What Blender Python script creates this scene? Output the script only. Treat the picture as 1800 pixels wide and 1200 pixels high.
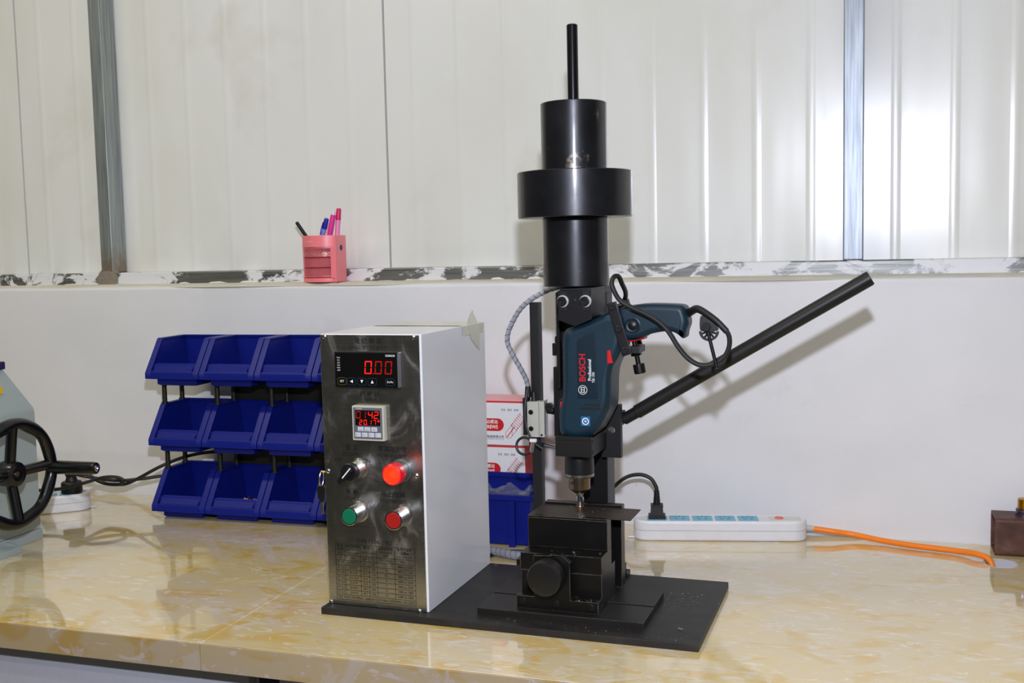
import bpy, bmesh, math, random
from mathutils import Vector, Matrix
random.seed(7)
for o in list(bpy.data.objects): bpy.data.objects.remove(o)
SC = bpy.context.scene
COL = SC.collection
T = 0.78                      # height of the worktop above the floor

# ---------------------------------------------------------------- camera
F_PX = 1899.9
yaw, pitch, roll = math.radians(18.092), math.radians(4.844), math.radians(-1.2553)
fw = Vector((-math.sin(yaw)*math.cos(pitch), math.cos(yaw)*math.cos(pitch), -math.sin(pitch)))
rt0 = Vector((math.cos(yaw), math.sin(yaw), 0)); up0 = rt0.cross(fw)
rt = math.cos(roll)*rt0 + math.sin(roll)*up0
up = -math.sin(roll)*rt0 + math.cos(roll)*up0
cd = bpy.data.cameras.new('camera'); cam = bpy.data.objects.new('camera', cd); COL.objects.link(cam)
cd.sensor_width = 36; cd.lens = F_PX/1800*36; cd.clip_start = .02
m = Matrix((rt, up, -fw)).transposed().to_4x4(); m.translation = Vector((0, 0, .5+T)); cam.matrix_world = m
SC.camera = cam

# ---------------------------------------------------------------- light
w = bpy.data.worlds.new('world'); SC.world = w; w.use_nodes = True
bg = w.node_tree.nodes['Background']; bg.inputs[0].default_value = (1.0, .95, .80, 1); bg.inputs[1].default_value = .05
def light(name, kind, loc, energy, col, **kw):
    d = bpy.data.lights.new(name, kind); d.energy = energy; d.color = col
    for k, v in kw.items(): setattr(d, k, v)
    o = bpy.data.objects.new(name, d); COL.objects.link(o); o.location = loc
    return o
light('camera_flash', 'POINT', (.0, .04, .735+T), 77, (.82, .85, 1.0), shadow_soft_size=.02)
for x, y, e in ((-1.75, .75, 16), (-1.75, -1.2, 13), (-.2, -.5, 9), (1.4, -1.2, 7)):      # ceiling fluorescent battens
    light('ceiling_tube_light', 'AREA', (x, y, 1.98+T), e, (1.0, .94, .74), shape='RECTANGLE', size=1.2, size_y=.14)
SC.view_settings.view_transform = 'Standard'; SC.view_settings.look = 'None'
SC.view_settings.gamma = 1; SC.view_settings.use_curve_mapping = False
SC.view_settings.exposure = 0.1

# ---------------------------------------------------------------- frames
TH = -0.021605
OM = Vector((-.7174, 1.3123, 0))
def toworld(p, frame):
    x, y, z = p
    if frame == 'M':
        c, s = math.cos(TH), math.sin(TH)
        return Vector((OM.x+c*x-s*y, OM.y+s*x+c*y, z+T))
    return Vector((x, y, z+T))
ORG = {}
def tag(o, label=None, cat=None, group=None, kind=None):
    if label: o['label'] = label
    if cat: o['category'] = cat
    if group: o['group'] = group
    if kind: o['kind'] = kind
    return o
def thing(name, label, cat, origin=(0, 0, 0), frame='W', group=None, kind=None):
    o = bpy.data.objects.new(name, None); COL.objects.link(o); o.empty_display_size = .02
    o.location = toworld(origin, frame)
    if frame == 'M': o.rotation_euler.z = TH
    ORG[o.name] = Vector(origin)
    return tag(o, label, cat, group, kind)
def copy_tree(o, parent=None):
    c = o.copy(); COL.objects.link(c); c.parent = parent
    for ch in list(o.children): copy_tree(ch, c)
    return c

# ---------------------------------------------------------------- materials
def lin(c):
    if isinstance(c, str):
        c = [int(c[i:i+2], 16)/255 for i in (0, 2, 4)]
        c = [(x/12.92 if x <= .04045 else ((x+.055)/1.055)**2.4) for x in c]
    return (c[0], c[1], c[2], 1)
class NT:
    def __init__(s, name):
        s.m = bpy.data.materials.new(name); s.m.use_nodes = True; s.t = s.m.node_tree
        s.b = s.t.nodes['Principled BSDF']
    def n(s, typ, **kw):
        x = s.t.nodes.new(typ)
        for k, v in kw.items():
            if k[0] == '_': x.inputs[k[1:].replace('_', ' ')].default_value = v
            else: setattr(x, k, v)
        return x
    def l(s, a, b): s.t.links.new(a, b)
    def coords(s, scale=(1, 1, 1), kind='Object', rot=(0, 0, 0)):
        c = s.n('ShaderNodeTexCoord'); mp = s.n('ShaderNodeMapping')
        mp.inputs['Scale'].default_value = scale; mp.inputs['Rotation'].default_value = rot
        s.l(c.outputs[kind], mp.inputs[0]); return mp.outputs[0]
    def noise(s, vec, scale, detail=4, rough=.55, dist=0):
        x = s.n('ShaderNodeTexNoise'); s.l(vec, x.inputs['Vector'])
        x.inputs['Scale'].default_value = scale; x.inputs['Detail'].default_value = detail
        x.inputs['Roughness'].default_value = rough; x.inputs['Distortion'].default_value = dist
        return x.outputs['Fac']
    def ramp(s, fac, stops):
        r = s.n('ShaderNodeValToRGB'); s.l(fac, r.inputs[0]); e = r.color_ramp.elements
        while len(e) < len(stops): e.new(.5)
        for i, (p, c) in enumerate(stops):
            e[i].position = p; e[i].color = lin(c) if not isinstance(c, (int, float)) else (c, c, c, 1)
        return r.outputs[0]
    def mix(s, fac, a, b, blend='MIX'):
        x = s.n('ShaderNodeMix', data_type='RGBA', blend_type=blend)
        for i, v in ((0, fac), (6, a), (7, b)):
            if hasattr(v, 'is_linked') or hasattr(v, 'links'): s.l(v, x.inputs[i])
            else: x.inputs[i].default_value = v if i == 0 else lin(v)
        return x.outputs[2]
    def bump(s, h, strength=.2, dist=.001):
        x = s.n('ShaderNodeBump'); x.inputs['Strength'].default_value = strength; x.inputs['Distance'].default_value = dist
        s.l(h, x.inputs['Height']); s.l(x.outputs[0], s.b.inputs['Normal'])
    def set(s, **kw):
        for k, v in kw.items():
            i = s.b.inputs[k.replace('_', ' ')]
            if hasattr(v, 'links') and not isinstance(v, (tuple, list)): s.l(v, i)
            else: i.default_value = v
        return s
MATS = {}
def mat(name, col, rough=.5, metal=0., var=.06, vscale=60, coat=0., bump=0., bscale=400, emis=None, estr=1., trans=0., ior=1.45, spec=.5):
    if name in MATS: return MATS[name]
    N = NT(name); v = N.coords()
    c = lin(col)
    nz = N.noise(v, vscale, 3)
    a = tuple(x*(1-var) for x in c[:3]); b = tuple(min(1, x*(1+var)) for x in c[:3])
    N.set(Base_Color=N.mix(nz, a, b), Roughness=rough, Metallic=metal, Coat_Weight=coat, Coat_Roughness=.08)
    N.b.inputs['IOR'].default_value = ior; N.b.inputs['Specular IOR Level'].default_value = spec
    if trans: N.b.inputs['Transmission Weight'].default_value = trans
    if bump: N.bump(N.noise(v, bscale, 2), bump, .0005)
    if emis: N.b.inputs['Emission Color'].default_value = lin(emis); N.b.inputs['Emission Strength'].default_value = estr
    MATS[name] = N.m; return N.m

def mk_marble(dark=False):
    N = NT('cast_marble_edge' if dark else 'cast_marble_worktop')
    n1 = N.noise(N.coords((1, 1.5, 1.5)), 5.0, 4, .55, .8); n2 = N.noise(N.coords((1, 1.7, 1.1), rot=(0, 0, .25)), 11.0, 4, .5, 1.1)
    n3 = N.noise(N.coords((1, 2.3, 1.2), rot=(0, 0, -.22)), 12.0, 5, .6, 2.0)
    c = N.ramp(n1, [(.30, 'd8c283'), (.45, 'd3c08f'), (.60, 'd0c09d'), (.75, 'd6c590')])
    c = N.mix(N.ramp(n2, [(.53, 0), (.585, .5), (.66, .8)]), c, 'd0ad57')
    c = N.mix(N.ramp(n3, [(.57, 0), (.61, .55), (.75, .8)]), c, 'd9cfbf')
    n4 = N.noise(N.coords((1, 3.2, 2.0), rot=(0, 0, .12)), 17, 4, .5, 2.4)
    c = N.mix(N.ramp(n4, [(.615, 0), (.645, .7)]), c, 'e2d9cc')
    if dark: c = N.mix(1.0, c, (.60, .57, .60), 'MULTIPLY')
    N.set(Base_Color=c, Roughness=.10, Coat_Weight=1.0, Coat_Roughness=.004); return N.m
def mk_panel():
    N = NT('coated_panel_sheet'); v = N.coords((1, 1, .45))
    c = N.ramp(N.noise(v, 2.2, 4, .6, .4), [(.35, 'dcdcd4'), (.52, 'e2e3df'), (.7, 'e5e6e4')])
    st = N.noise(N.coords((1.0, 1, .8)), 4.5, 5, .6, .3)
    c = N.mix(N.ramp(st, [(.58, 0), (.78, .35)]), c, 'beb89f')
    N.set(Base_Color=c, Roughness=.27, Coat_Weight=.4, Coat_Roughness=.15)
    N.bump(N.noise(N.coords((2, 1, .5)), 3, 2), .25, .02); return N.m
def mk_wall():
    N = NT('white_wall_paint'); v = N.coords()
    c = N.ramp(N.noise(v, 3, 5, .6), [(.3, 'd3d3d6'), (.6, 'dbdbde'), (.8, 'dedee0')])
    sp = N.n('ShaderNodeTexVoronoi'); sp.inputs['Scale'].default_value = 9; N.l(v, sp.inputs[0])
    c = N.mix(N.ramp(sp.outputs['Distance'], [(.02, .5), (.035, 0)]), c, '8f8f90')
    sc = N.noise(N.coords((1, 1, 2.5), rot=(0, .2, 0)), 5, 6, .65, 1.5)
    c = N.mix(N.ramp(sc, [(.62, 0), (.8, .22)]), c, 'b0b0b2')
    N.set(Base_Color=c, Roughness=.62); N.bump(N.noise(v, 18, 4), .12, .004); return N.m
def mk_ledge():
    N = NT('cream_ledge_plaster'); v = N.coords()
    N.set(Base_Color=N.ramp(N.noise(v, 9, 5, .6), [(.35, 'c9c5b4'), (.7, 'd6d3c6')]), Roughness=.8)
    N.bump(N.noise(v, 40, 4), .4, .004); return N.m
def mk_galv(name, paint=True, rust=False, base=('626361', '939490')):
    N = NT(name); v = N.coords((40, 40, 1.2)) if not paint else N.coords((1.2, 40, 40))
    c = N.ramp(N.noise(v, 6, 4, .6), [(.3, base[0]), (.7, base[1])])
    met = None
    if paint:
        p = N.noise(N.coords((1, 1, 1.6), rot=(0, .7, 0)), 10, 7, .68, .6)
        f = N.ramp(p, [(.49, 0), (.53, 1)])
        c = N.mix(f, c, 'd9d9dc')
        inv = N.n('ShaderNodeMath', operation='SUBTRACT'); inv.inputs[0].default_value = .75; N.l(f, inv.inputs[1])
        inv.use_clamp = True; met = inv.outputs[0]
    if rust:
        z = N.n('ShaderNodeSeparateXYZ'); tc = N.n('ShaderNodeTexCoord'); N.l(tc.outputs['Object'], z.inputs[0])
        mr = N.n('ShaderNodeMapRange'); mr.inputs[1].default_value = .09; mr.inputs[2].default_value = .0; N.l(z.outputs[2], mr.inputs[0])
        nn = N.noise(N.coords(), 45, 5); mm = N.n('ShaderNodeMath', operation='MULTIPLY'); N.l(nn, mm.inputs[0]); N.l(mr.outputs[0], mm.inputs[1])
        c = N.mix(N.ramp(mm.outputs[0], [(.18, 0), (.5, .9)]), c, '86715a')
    N.set(Base_Color=c, Roughness=.42)
    if met is not None: N.l(met, N.b.inputs['Metallic'])
    else: N.b.inputs['Metallic'].default_value = .5
    return N.m
def mk_steelplate():
    N = NT('brushed_stainless_plate'); v = N.coords((2, 1, 60))
    c = N.ramp(N.noise(v, 8, 4), [(.3, 'a3a29e'), (.7, 'b8b7b2')])
    sm = N.noise(N.coords((1.3, 1, .8), rot=(0, .5, 0)), 18, 4, .6, 1.2)
    sp = N.noise(N.coords(), 900, 2)
    ru = N.ramp(sm, [(.35, .23), (.54, .29), (.66, .46)])
    c = N.mix(N.ramp(sp, [(.72, 0), (.76, .6)]), c, 'e0ddd0')
    N.set(Base_Color=c, Metallic=1.0, Roughness=ru); return N.m
def mk_weight(chip=.69, name='blackened_steel_weight'):
    N = NT(name); v = N.coords()
    c = N.ramp(N.noise(v, 25, 4), [(.3, '17181b'), (.7, '222327')])
    r = N.noise(N.coords((1, 1, .7)), 16, 8, .7, .5)
    f = N.ramp(r, [(chip, 0), (chip+.04, .9)])
    c = N.mix(f, c, '6b6156')
    sp = N.noise(v, 160, 3)
    c = N.mix(N.ramp(sp, [(.73, 0), (.77, .5)]), c, '7d776c')
    N.set(Base_Color=c, Metallic=.5, Roughness=N.ramp(N.noise(v, 30, 4), [(.3, .30), (.7, .38)]), Coat_Weight=.55, Coat_Roughness=.10); return N.m
def mk_blackplate():
    N = NT('blackened_base_steel'); v = N.coords((1, 3, 1))
    c = N.ramp(N.noise(v, 14, 6, .65), [(.3, '1b1a19'), (.55, '272523'), (.8, '393531')])
    N.set(Base_Color=c, Metallic=.3, Roughness=.5); N.bump(N.noise(N.coords(), 300, 3), .08, .0005); return N.m
def mk_rusty():
    N = NT('rusty_brown_steel'); v = N.coords()
    c = N.ramp(N.noise(v, 30, 6, .65), [(.3, '3a241b'), (.55, '57352a'), (.75, '6d5145')])
    N.set(Base_Color=c, Metallic=.2, Roughness=.55); N.bump(N.noise(v, 200, 4), .2, .001); return N.m
def mk_glitter():
    N = NT('glitter_beads'); v = N.coords()
    vo = N.n('ShaderNodeTexVoronoi'); vo.inputs['Scale'].default_value = 700; N.l(v, vo.inputs[0])
    N.set(Base_Color=N.mix(N.ramp(vo.outputs['Color'], [(.3, 0), (.7, 1)]), '38180f', 'e8cbb0'), Roughness=.3, Metallic=.4); return N.m
MATS.update(marble=mk_marble(), marble_edge=mk_marble(True), panel=mk_panel(), wall=mk_wall(), ledge=mk_ledge(), galv=mk_galv('galvanised_tube_painted'),
            post=mk_galv('galvanised_post', False, True, ('767d7c', 'a5acaa')), post2=mk_galv('galvanised_post_bright', False, False, ('747c85', 'a9b0b8')),
            steel=mk_steelplate(), weight=mk_weight(.66), weight_worn=mk_weight(.585, 'chipped_steel_weight'), base=mk_blackplate(), rusty=mk_rusty(), glitter=mk_glitter())
def mat_edge(name, col, edge, rough=.4, metal=.3, radius=.0009, amt=.9):
    N = NT(name); v = N.coords()
    c = N.mix(N.noise(v, 40, 4), tuple(x*.8 for x in lin(col)[:3]), tuple(x*1.25 for x in lin(col)[:3]))
    bv = N.n('ShaderNodeBevel', samples=4); bv.inputs['Radius'].default_value = radius
    g = N.n('ShaderNodeNewGeometry'); d = N.n('ShaderNodeVectorMath', operation='DOT_PRODUCT'); N.l(bv.outputs[0], d.inputs[0]); N.l(g.outputs['Normal'], d.inputs[1])
    m1 = N.ramp(d.outputs['Value'], [(.80, 1), (.97, 0)]); m2 = N.ramp(N.noise(v, 90, 4), [(.36, .25), (.56, 1)])
    mm = N.n('ShaderNodeMath', operation='MULTIPLY'); N.l(m1, mm.inputs[0]); N.l(m2, mm.inputs[1])
    N.set(Base_Color=N.mix(mm.outputs[0], c, edge), Roughness=rough, Metallic=metal); MATS[name] = N.m; return N.m
blk = mat('black_oxide_steel', '121213', .42, .3, .15, bump=.05)
blk2 = mat('black_painted_steel', '171718', .5, .1, .15)
blkp = mat('black_plastic', '141416', .38)
rub = mat('black_rubber', '19191a', .5)
chrome = mat('chrome', 'd6d6d8', .13, 1.0)
zinc = mat('zinc_plated', 'a9a9a8', .3, 1.0, .2, 200)
white_p = mat('white_abs_plastic', 'dadade', .35)
grey_p = mat('light_grey_plastic', 'b9b9b6', .45)
ink = mat('black_ink', '0d0d0e', .6)
wink = mat('white_ink', 'e8e8e8', .5)
rink = mat('red_ink', 'c3161c', .45)
boxw = mat('white_powder_coat', 'e2e3e6', .3, coat=.35, var=.02, vscale=8)
blue = mat('blue_polypropylene', '0a1873', .42, spec=.3, var=.1, vscale=25)
teal = mat('dark_teal_plastic', '0d2836', .42, var=.05, bump=.05, bscale=900)
teal2 = mat('dark_teal_panel', '0a202c', .38)
redp = mat('red_plastic', 'c81a1e', .35)

# ---------------------------------------------------------------- mesh builder
def offset_poly(P, d):
    n = len(P); out = []
    for i in range(n):
        a, b, c = Vector(P[i-1]), Vector(P[i]), Vector(P[(i+1) % n])
        e1 = (b-a).normalized(); e2 = (c-b).normalized()
        n1 = Vector((-e1.y, e1.x)); n2 = Vector((-e2.y, e2.x)); k = n1+n2
        if k.length < 1e-6: k = n1
        k.normalize(); s = d/max(.45, k.dot(n1)); out.append(b+k*s)
    return out
def area(P): return sum(P[i-1][0]*P[i][1]-P[i][0]*P[i-1][1] for i in range(len(P)))/2
def chaikin(P, it=2):
    for _ in range(it):
        Q = []
        for i in range(len(P)):
            a, b = Vector(P[i]), Vector(P[(i+1) % len(P)]); Q += [a*.75+b*.25, a*.25+b*.75]
        P = Q
    return [tuple(p) for p in P]
def smoothpath(P, n=8, closed=False):
    P = [Vector(p) for p in P]; out = []; L = len(P)
    for i in range(L if closed else L-1):
        g = (lambda k: P[k % L]) if closed else (lambda k: P[min(max(k, 0), L-1)])
        p0, p1, p2, p3 = g(i-1), g(i), g(i+1), g(i+2)
        for j in range(n):
            t = j/n
            out.append(.5*((2*p1)+(p2-p0)*t+(2*p0-5*p1+4*p2-p3)*t*t+(3*p1-p0-3*p2+p3)*t**3))
    if not closed: out.append(P[-1])
    return out
def basis(d):
    d = Vector(d).normalized(); a = Vector((0, 0, 1)) if abs(d.z) < .9 else Vector((1, 0, 0))
    x = d.cross(a).normalized(); return x, d.cross(x).normalized(), d
AX = {'y': lambda u, w, d: (u, d, w), 'x': lambda u, w, d: (d, u, w), 'z': lambda u, w, d: (u, w, d)}
_tc = {}
class MB:
    def __init__(s): s.bm = bmesh.new()
    def face(s, vs):
        try: return s.bm.faces.new(vs)
        except ValueError: return None
    def box(s, x0, x1, y0, y1, z0, z1, bev=0., seg=2):
        r = bmesh.ops.create_cube(s.bm, size=1)
        for v in r['verts']:
            v.co = Vector(((x0+x1)/2+v.co.x*(x1-x0), (y0+y1)/2+v.co.y*(y1-y0), (z0+z1)/2+v.co.z*(z1-z0)))
        if bev > 0:
            ed = list({e for v in r['verts'] for e in v.link_edges})
            bmesh.ops.bevel(s.bm, geom=ed, offset=bev, segments=seg, affect='EDGES', profile=.5)
        return s
    def loft(s, rings, closed=True, cap=True):
        R = [[s.bm.verts.new(p) for p in r] for r in rings]; n = len(R[0])
        for a, b in zip(R, R[1:]):
            for i in range(n if closed else n-1):
                j = (i+1) % n; s.face([a[i], a[j], b[j], b[i]])
        if cap and closed:
            s.face(R[0][::-1]); s.face(R[-1])
        return s
    def lathe(s, p, d, prof, n=32):
        x, y, d = basis(d); p = Vector(p); rings = []
        for r, h in prof:
            rings.append([p+d*h+(x*math.cos(a)+y*math.sin(a))*max(r, 1e-5) for a in (2*math.pi*i/n for i in range(n))])
        closed = abs(prof[0][0]-prof[-1][0]) < 1e-9 and abs(prof[0][1]-prof[-1][1]) < 1e-9
        return s.loft(rings, True, not closed)
    def cyl(s, a, b, r0, r1=None, n=24, bev=0.):
        a, b = Vector(a), Vector(b); L = (b-a).length; r1 = r0 if r1 is None else r1
        if bev: pr = [(r0-bev, 0), (r0, bev), (r1, L-bev), (r1-bev, L)]
        else: pr = [(r0, 0), (r1, L)]
        return s.lathe(a, b-a, pr, n)
    def prism(s, P, d0, d1, ax='y', bev=0., seg=2):
        P = [Vector(p) for p in P]
        if area(P) < 0: P = P[::-1]
        f = AX[ax]; rings = []
        if bev <= 0: rings = [[f(p[0], p[1], d0) for p in P], [f(p[0], p[1], d1) for p in P]]
        else:
            sg = 1 if d1 > d0 else -1
            for k in range(seg+1):
                a = math.pi/2*k/seg; Q = offset_poly(P, bev*(1-math.sin(a))); dd = d0+sg*bev*(1-math.cos(a))
                rings.append([f(q[0], q[1], dd) for q in Q])
            for k in range(seg, -1, -1):
                a = math.pi/2*k/seg; Q = offset_poly(P, bev*(1-math.sin(a))); dd = d1-sg*bev*(1-math.cos(a))
                rings.append([f(q[0], q[1], dd) for q in Q])
        return s.loft(rings)
    def pillow(s, P, d0, d1, bev, seg=5, N=120):
        P = [Vector(p) for p in P]
        if area(P) < 0: P = P[::-1]
        def resample(Q):
            Ls = [0]
            for i in range(len(Q)): Ls.append(Ls[-1]+(Q[(i+1) % len(Q)]-Q[i]).length)
            out = []; j = 0
            for k in range(N):
                t = Ls[-1]*k/N
                while Ls[j+1] < t: j += 1
                out.append(Q[j].lerp(Q[(j+1) % len(Q)], (t-Ls[j])/max(1e-9, Ls[j+1]-Ls[j])))
            return out
        Q = resample(P); lay = [Q]; cur = Q; prev = 0.
        for k in range(1, seg+1):
            off = bev*(1-math.cos(math.pi/2*k/seg)); st_ = 8
            for _ in range(st_):
                nx = []
                for i in range(N):
                    t = (cur[(i+1) % N]-cur[i-1]); t.normalize(); nx.append(cur[i]+Vector((-t.y, t.x))*(off-prev)/st_)
                cur = [nx[i]*.7+(nx[i-1]+nx[(i+1) % N])*.15 for i in range(N)]
            prev = off; lay.append(cur)
        sg = 1 if d1 > d0 else -1
        dep = [bev*(1-math.sin(math.pi/2*k/seg)) for k in range(seg+1)]
        R = [[(q.x, d0+sg*dep[k], q.y) for q in lay[k]] for k in range(seg, -1, -1)]+[[(q.x, d1-sg*dep[k], q.y) for q in lay[k]] for k in range(0, seg+1)]
        return s.loft(R)
    def tube(s, pts, r, n=10, closed=False, sub=8, smooth=True):
        P = smoothpath(pts, sub, closed) if smooth else [Vector(p) for p in pts]
        L = len(P); rings = []; prev = None
        for i, p in enumerate(P):
            t = ((P[(i+1) % L]-P[i-1]) if closed else (P[min(i+1, L-1)]-P[max(i-1, 0)])).normalized()
            if prev is None: x = basis(t)[0]
            else: x = (prev-t*prev.dot(t)).normalized()
            prev = x; y = t.cross(x)
            rr = r(i/(L-1)) if callable(r) else r
            rings.append([p+(x*math.cos(a)+y*math.sin(a))*rr for a in (2*math.pi*k/n for k in range(n))])
        if closed: rings.append(rings[0]); return s.loft(rings, True, False)
        return s.loft(rings)
    def rect(s, x0, x1, z0, z1, y): return s.loft([[(x0, y, z0), (x1, y, z0)], [(x0, y, z1), (x1, y, z1)]], False, False)
    def flat(s, P, y):      # flat print polygon in the xz plane
        s.face([s.bm.verts.new((p[0], y, p[1])) for p in P]); return s
    def text(s, body, x, z, y, h, align='CENTER', vert=False, sx=1., bold=0., shear=0.):
        key = (body, align, bold, shear)
        if key not in _tc:
            cu = bpy.data.curves.new('t', 'FONT'); cu.body = body; cu.align_x = align; cu.align_y = 'CENTER'; cu.size = 1
            cu.offset = bold; cu.shear = shear; cu.resolution_u = 3
            o = bpy.data.objects.new('t', cu); COL.objects.link(o)
            dg = bpy.context.evaluated_depsgraph_get(); ev = o.evaluated_get(dg); me = ev.to_mesh()
            _tc[key] = ([v.co.copy() for v in me.vertices], [list(p.vertices) for p in me.polygons])
            ev.to_mesh_clear(); bpy.data.objects.remove(o); bpy.data.curves.remove(cu)
        V, Fs = _tc[key]
        vs = [s.bm.verts.new((x-v.y*h, y, z+v.x*h*sx) if vert else (x+v.x*h*sx, y, z+v.y*h)) for v in V]
        for f in Fs: s.face([vs[i] for i in f])
        return s
    def build(s, name, material, parent=None, origin=(0, 0, 0), frame='W', ang=35, recalc=True):
        if recalc: bmesh.ops.recalc_face_normals(s.bm, faces=s.bm.faces[:])
        root = parent
        while root is not None and root.parent is not None: root = root.parent
        org = ORG[root.name] if root is not None else Vector(origin)
        for v in s.bm.verts: v.co -= org
        me = bpy.data.meshes.new(name); s.bm.to_mesh(me); s.bm.free()
        me.polygons.foreach_set('use_smooth', [True]*len(me.polygons)); me.set_sharp_from_angle(angle=math.radians(ang))
        me.materials.append(material if not isinstance(material, str) else MATS[material])
        o = bpy.data.objects.new(name, me); COL.objects.link(o)
        wn = o.modifiers.new('weighted_normals', 'WEIGHTED_NORMAL'); wn.keep_sharp = True
        if parent is not None: o.parent = parent
        else:
            o.location = toworld(origin, frame); ORG[o.name] = Vector(origin)
            if frame == 'M': o.rotation_euler.z = TH
        return o
def bolt(parent, p, d, r=.004, h=.004, material=None, name='bolt'):
    return MB().lathe(p, d, [(r, 0), (r, h*.8), (r*.85, h), (r*.5, h), (r*.5, h*.45), (0, h*.45)], 18).build(name, material or blkp, parent)

# ================================================================ SETTING
b = MB(); b.box(-4.2, 3.0, -3.2, 2.2, -.80, -.78)
tag(b.build('floor', mat('grey_concrete_floor', '4f4d48', .6, var=.15, vscale=4), origin=(0, 0, -.78)), kind='structure')
b = MB(); b.prism([(1.895, -.78), (2.15, -.78), (2.15, .452), (1.944, .4440), (1.912, .4425), (1.899, .4385), (1.895, .432)], -4.2, 3.0, 'x')
wl = tag(b.build('wall_back', 'wall', origin=(0, 1.895, -.78)), kind='structure')
b = MB()       # rough cream strip on the ledge top
xs = [-4.2+.06*i for i in range(121)]
rings = []
for x in xs:
    f = 1.8985+.004*math.sin(x*7)+.003*math.sin(x*17+1); rings.append([(x, f, .4385), (x, 1.912, .4436), (x, 1.9505, .4450), (x, 1.9505, .4430), (x, 1.912, .440), (x, f+.001, .4375)])
b.loft(rings).build('ledge_plaster', 'ledge', wl)
# upper wall of ribbed sandwich panels
pw = thing('wall_back_upper', None, None, (0, 2.0, .47), kind='structure')
W_P = .896; first = -.907-2*W_P
def panel_profile(x0, x1):
    pr = [(x0+.0012, .010), (x0+.0022, .0005)]
    for k in range(9):
        c = x0+.062+.0943*k
        pr += [(c-.0095, 0), (c-.0070, -.0003), (c-.0040, -.0008), (c, -.0010), (c+.0040, -.0008), (c+.0070, -.0003), (c+.0095, 0)]
    return pr+[(x1-.0022, .0005), (x1-.0012, .010)]
for i in range(6):
    x0 = first+i*W_P; x1 = x0+W_P; b = MB(); pr = panel_profile(x0, x1)
    front = [(x, 2.0+d) for x, d in pr]
    outline = front+[(x1-.0012, 2.06), (x0+.0012, 2.06)]
    def buckle(x, y, z):           # slight oil-canning of the thin sheet
        if y > 2.03: return y
        h = max(0., 1-((x-.11)/.16)**2)*max(0., 1-((z-.60)/.55)**2)
        return y-.0035*math.sin((x-.11)/.16*1.5)*h+.0006*math.sin(x*23+z*6)*math.sin(z*9+x*4)
    dense = []
    for (xa, ya), (xb, yb) in zip(outline, outline[1:]+outline[:1]):
        n = max(1, int(abs(xb-xa)/.013)) if ya < 2.03 and yb < 2.03 else 1
        dense += [(xa+(xb-xa)*k/n, ya+(yb-ya)*k/n) for k in range(n)]
    b.loft([[(x, buckle(x, y, z), z) for x, y in dense] for z in [.455+.0319*k for k in range(51)]])
    b.build('panel', 'panel', pw, ang=50)
b = MB().box(first, first+6*W_P, 2.062, 2.08, .455, 2.05); b.build('backing', mat('dark_gap', '3a3833', .8), pw)
def tubebar(name, x0, x1, y0, y1, z0, z1, material):
    o = MB().box(x0, x1, y0, y1, z0, z1, .0025, 3).build(name, material, origin=((x0+x1)/2, y0, z0)); return tag(o, kind='structure')
t1 = thing('trim_1', None, None, (0, 1.95, .44), kind='structure')
b = MB(); b.box(-4.2, 3.0, 1.9515, 1.9985, .437, .4695, .003, 3); b.build('sill_tube', 'galv', t1)
b = MB()
random.seed(3)
for i in range(46):                                  # ragged dabs of filler along the bottom of the tube
    x = -2.3+i*.062+random.uniform(-.02, .02); L = random.uniform(.02, .06); h = random.uniform(.002, .006)
    b.prism([(x, .4435), (x+L*.2, .4435+h*.8), (x+L*.55, .4435+h), (x+L*.8, .4435+h*.5), (x+L, .4435)], 1.9495, 1.953, 'y')
b.build('filler', mat('white_filler', 'd8d7d6', .8), t1)
tubebar('trim_2', -1.5672, -1.537, 1.9515, 1.999, .4696, 2.3, MATS['post'])
tubebar('trim_3', -.0350, -.0015, 1.9515, 1.999, .4696, 2.3, MATS['post2'])
b = MB().lathe((-1.5518, 1.952, .4555), (0, -1, .15), [(.030, -.004), (.026, .002), (.016, .0035), (.006, .004), (0, .004)], 14)
b.build('weld_blob', mat('weld_grime', '7d7368', .85, var=.35, vscale=120, bump=.8, bscale=150), t1)
b = MB(); b.box(-4.2, 3.0, -3.2, 2.2, 2.05, 2.08)
tag(b.build('ceiling', mat('white_ceiling', 'd8d7d2', .8, var=.02, vscale=3), origin=(0, 0, 2.05)), kind='structure')
# ================================================================ WORKTOP
XJ = -.8168
wt = thing('worktop', 'glossy yellow and white cast marble worktop along the white wall', 'worktop', (0, 1.168, 0))
b = MB(); b.box(-3.2, XJ-.0004, 1.1722, 1.894, -.036, 0, .0006, 1); b.build('top_slab', 'marble', wt)
GX, GY, GR = .204, 1.789, .026
b = MB()
def boxn(*a): b.box(*a)
x0, x1, y0, y1 = XJ+.0004, 1.8, 1.1722, 1.894; q = .045
# slab with a round cable hole: two rings lofted
nseg = 48
def sq(a):
    c, s = math.cos(a), math.sin(a)
    tx = ((x1-GX) if c > 0 else (GX-x0))/max(abs(c), 1e-9); ty = ((y1-GY) if s > 0 else (GY-y0))/max(abs(s), 1e-9); t = min(tx, ty)
    return GX+c*t, GY+s*t
angs = sorted([2*math.pi*i/nseg for i in range(nseg)]+[math.atan2(sy-GY, sx-GX) % (2*math.pi) for sx in (x0, x1) for sy in (y0, y1)])
outer = [sq(a) for a in angs]; inner = [(GX+GR*math.cos(a), GY+GR*math.sin(a)) for a in angs]
oin = [(GX+(ox-GX)*(1-.0006/math.hypot(ox-GX, oy-GY)), GY+(oy-GY)*(1-.0006/math.hypot(ox-GX, oy-GY))) for ox, oy in outer]
rings = [[(p[0], p[1], -.036) for p in inner], [(p[0], p[1], 0) for p in inner], [(p[0], p[1], 0) for p in oin], [(p[0], p[1], -.0006) for p in outer], [(p[0], p[1], -.036) for p in outer], [(p[0], p[1], -.036) for p in inner]]
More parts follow.
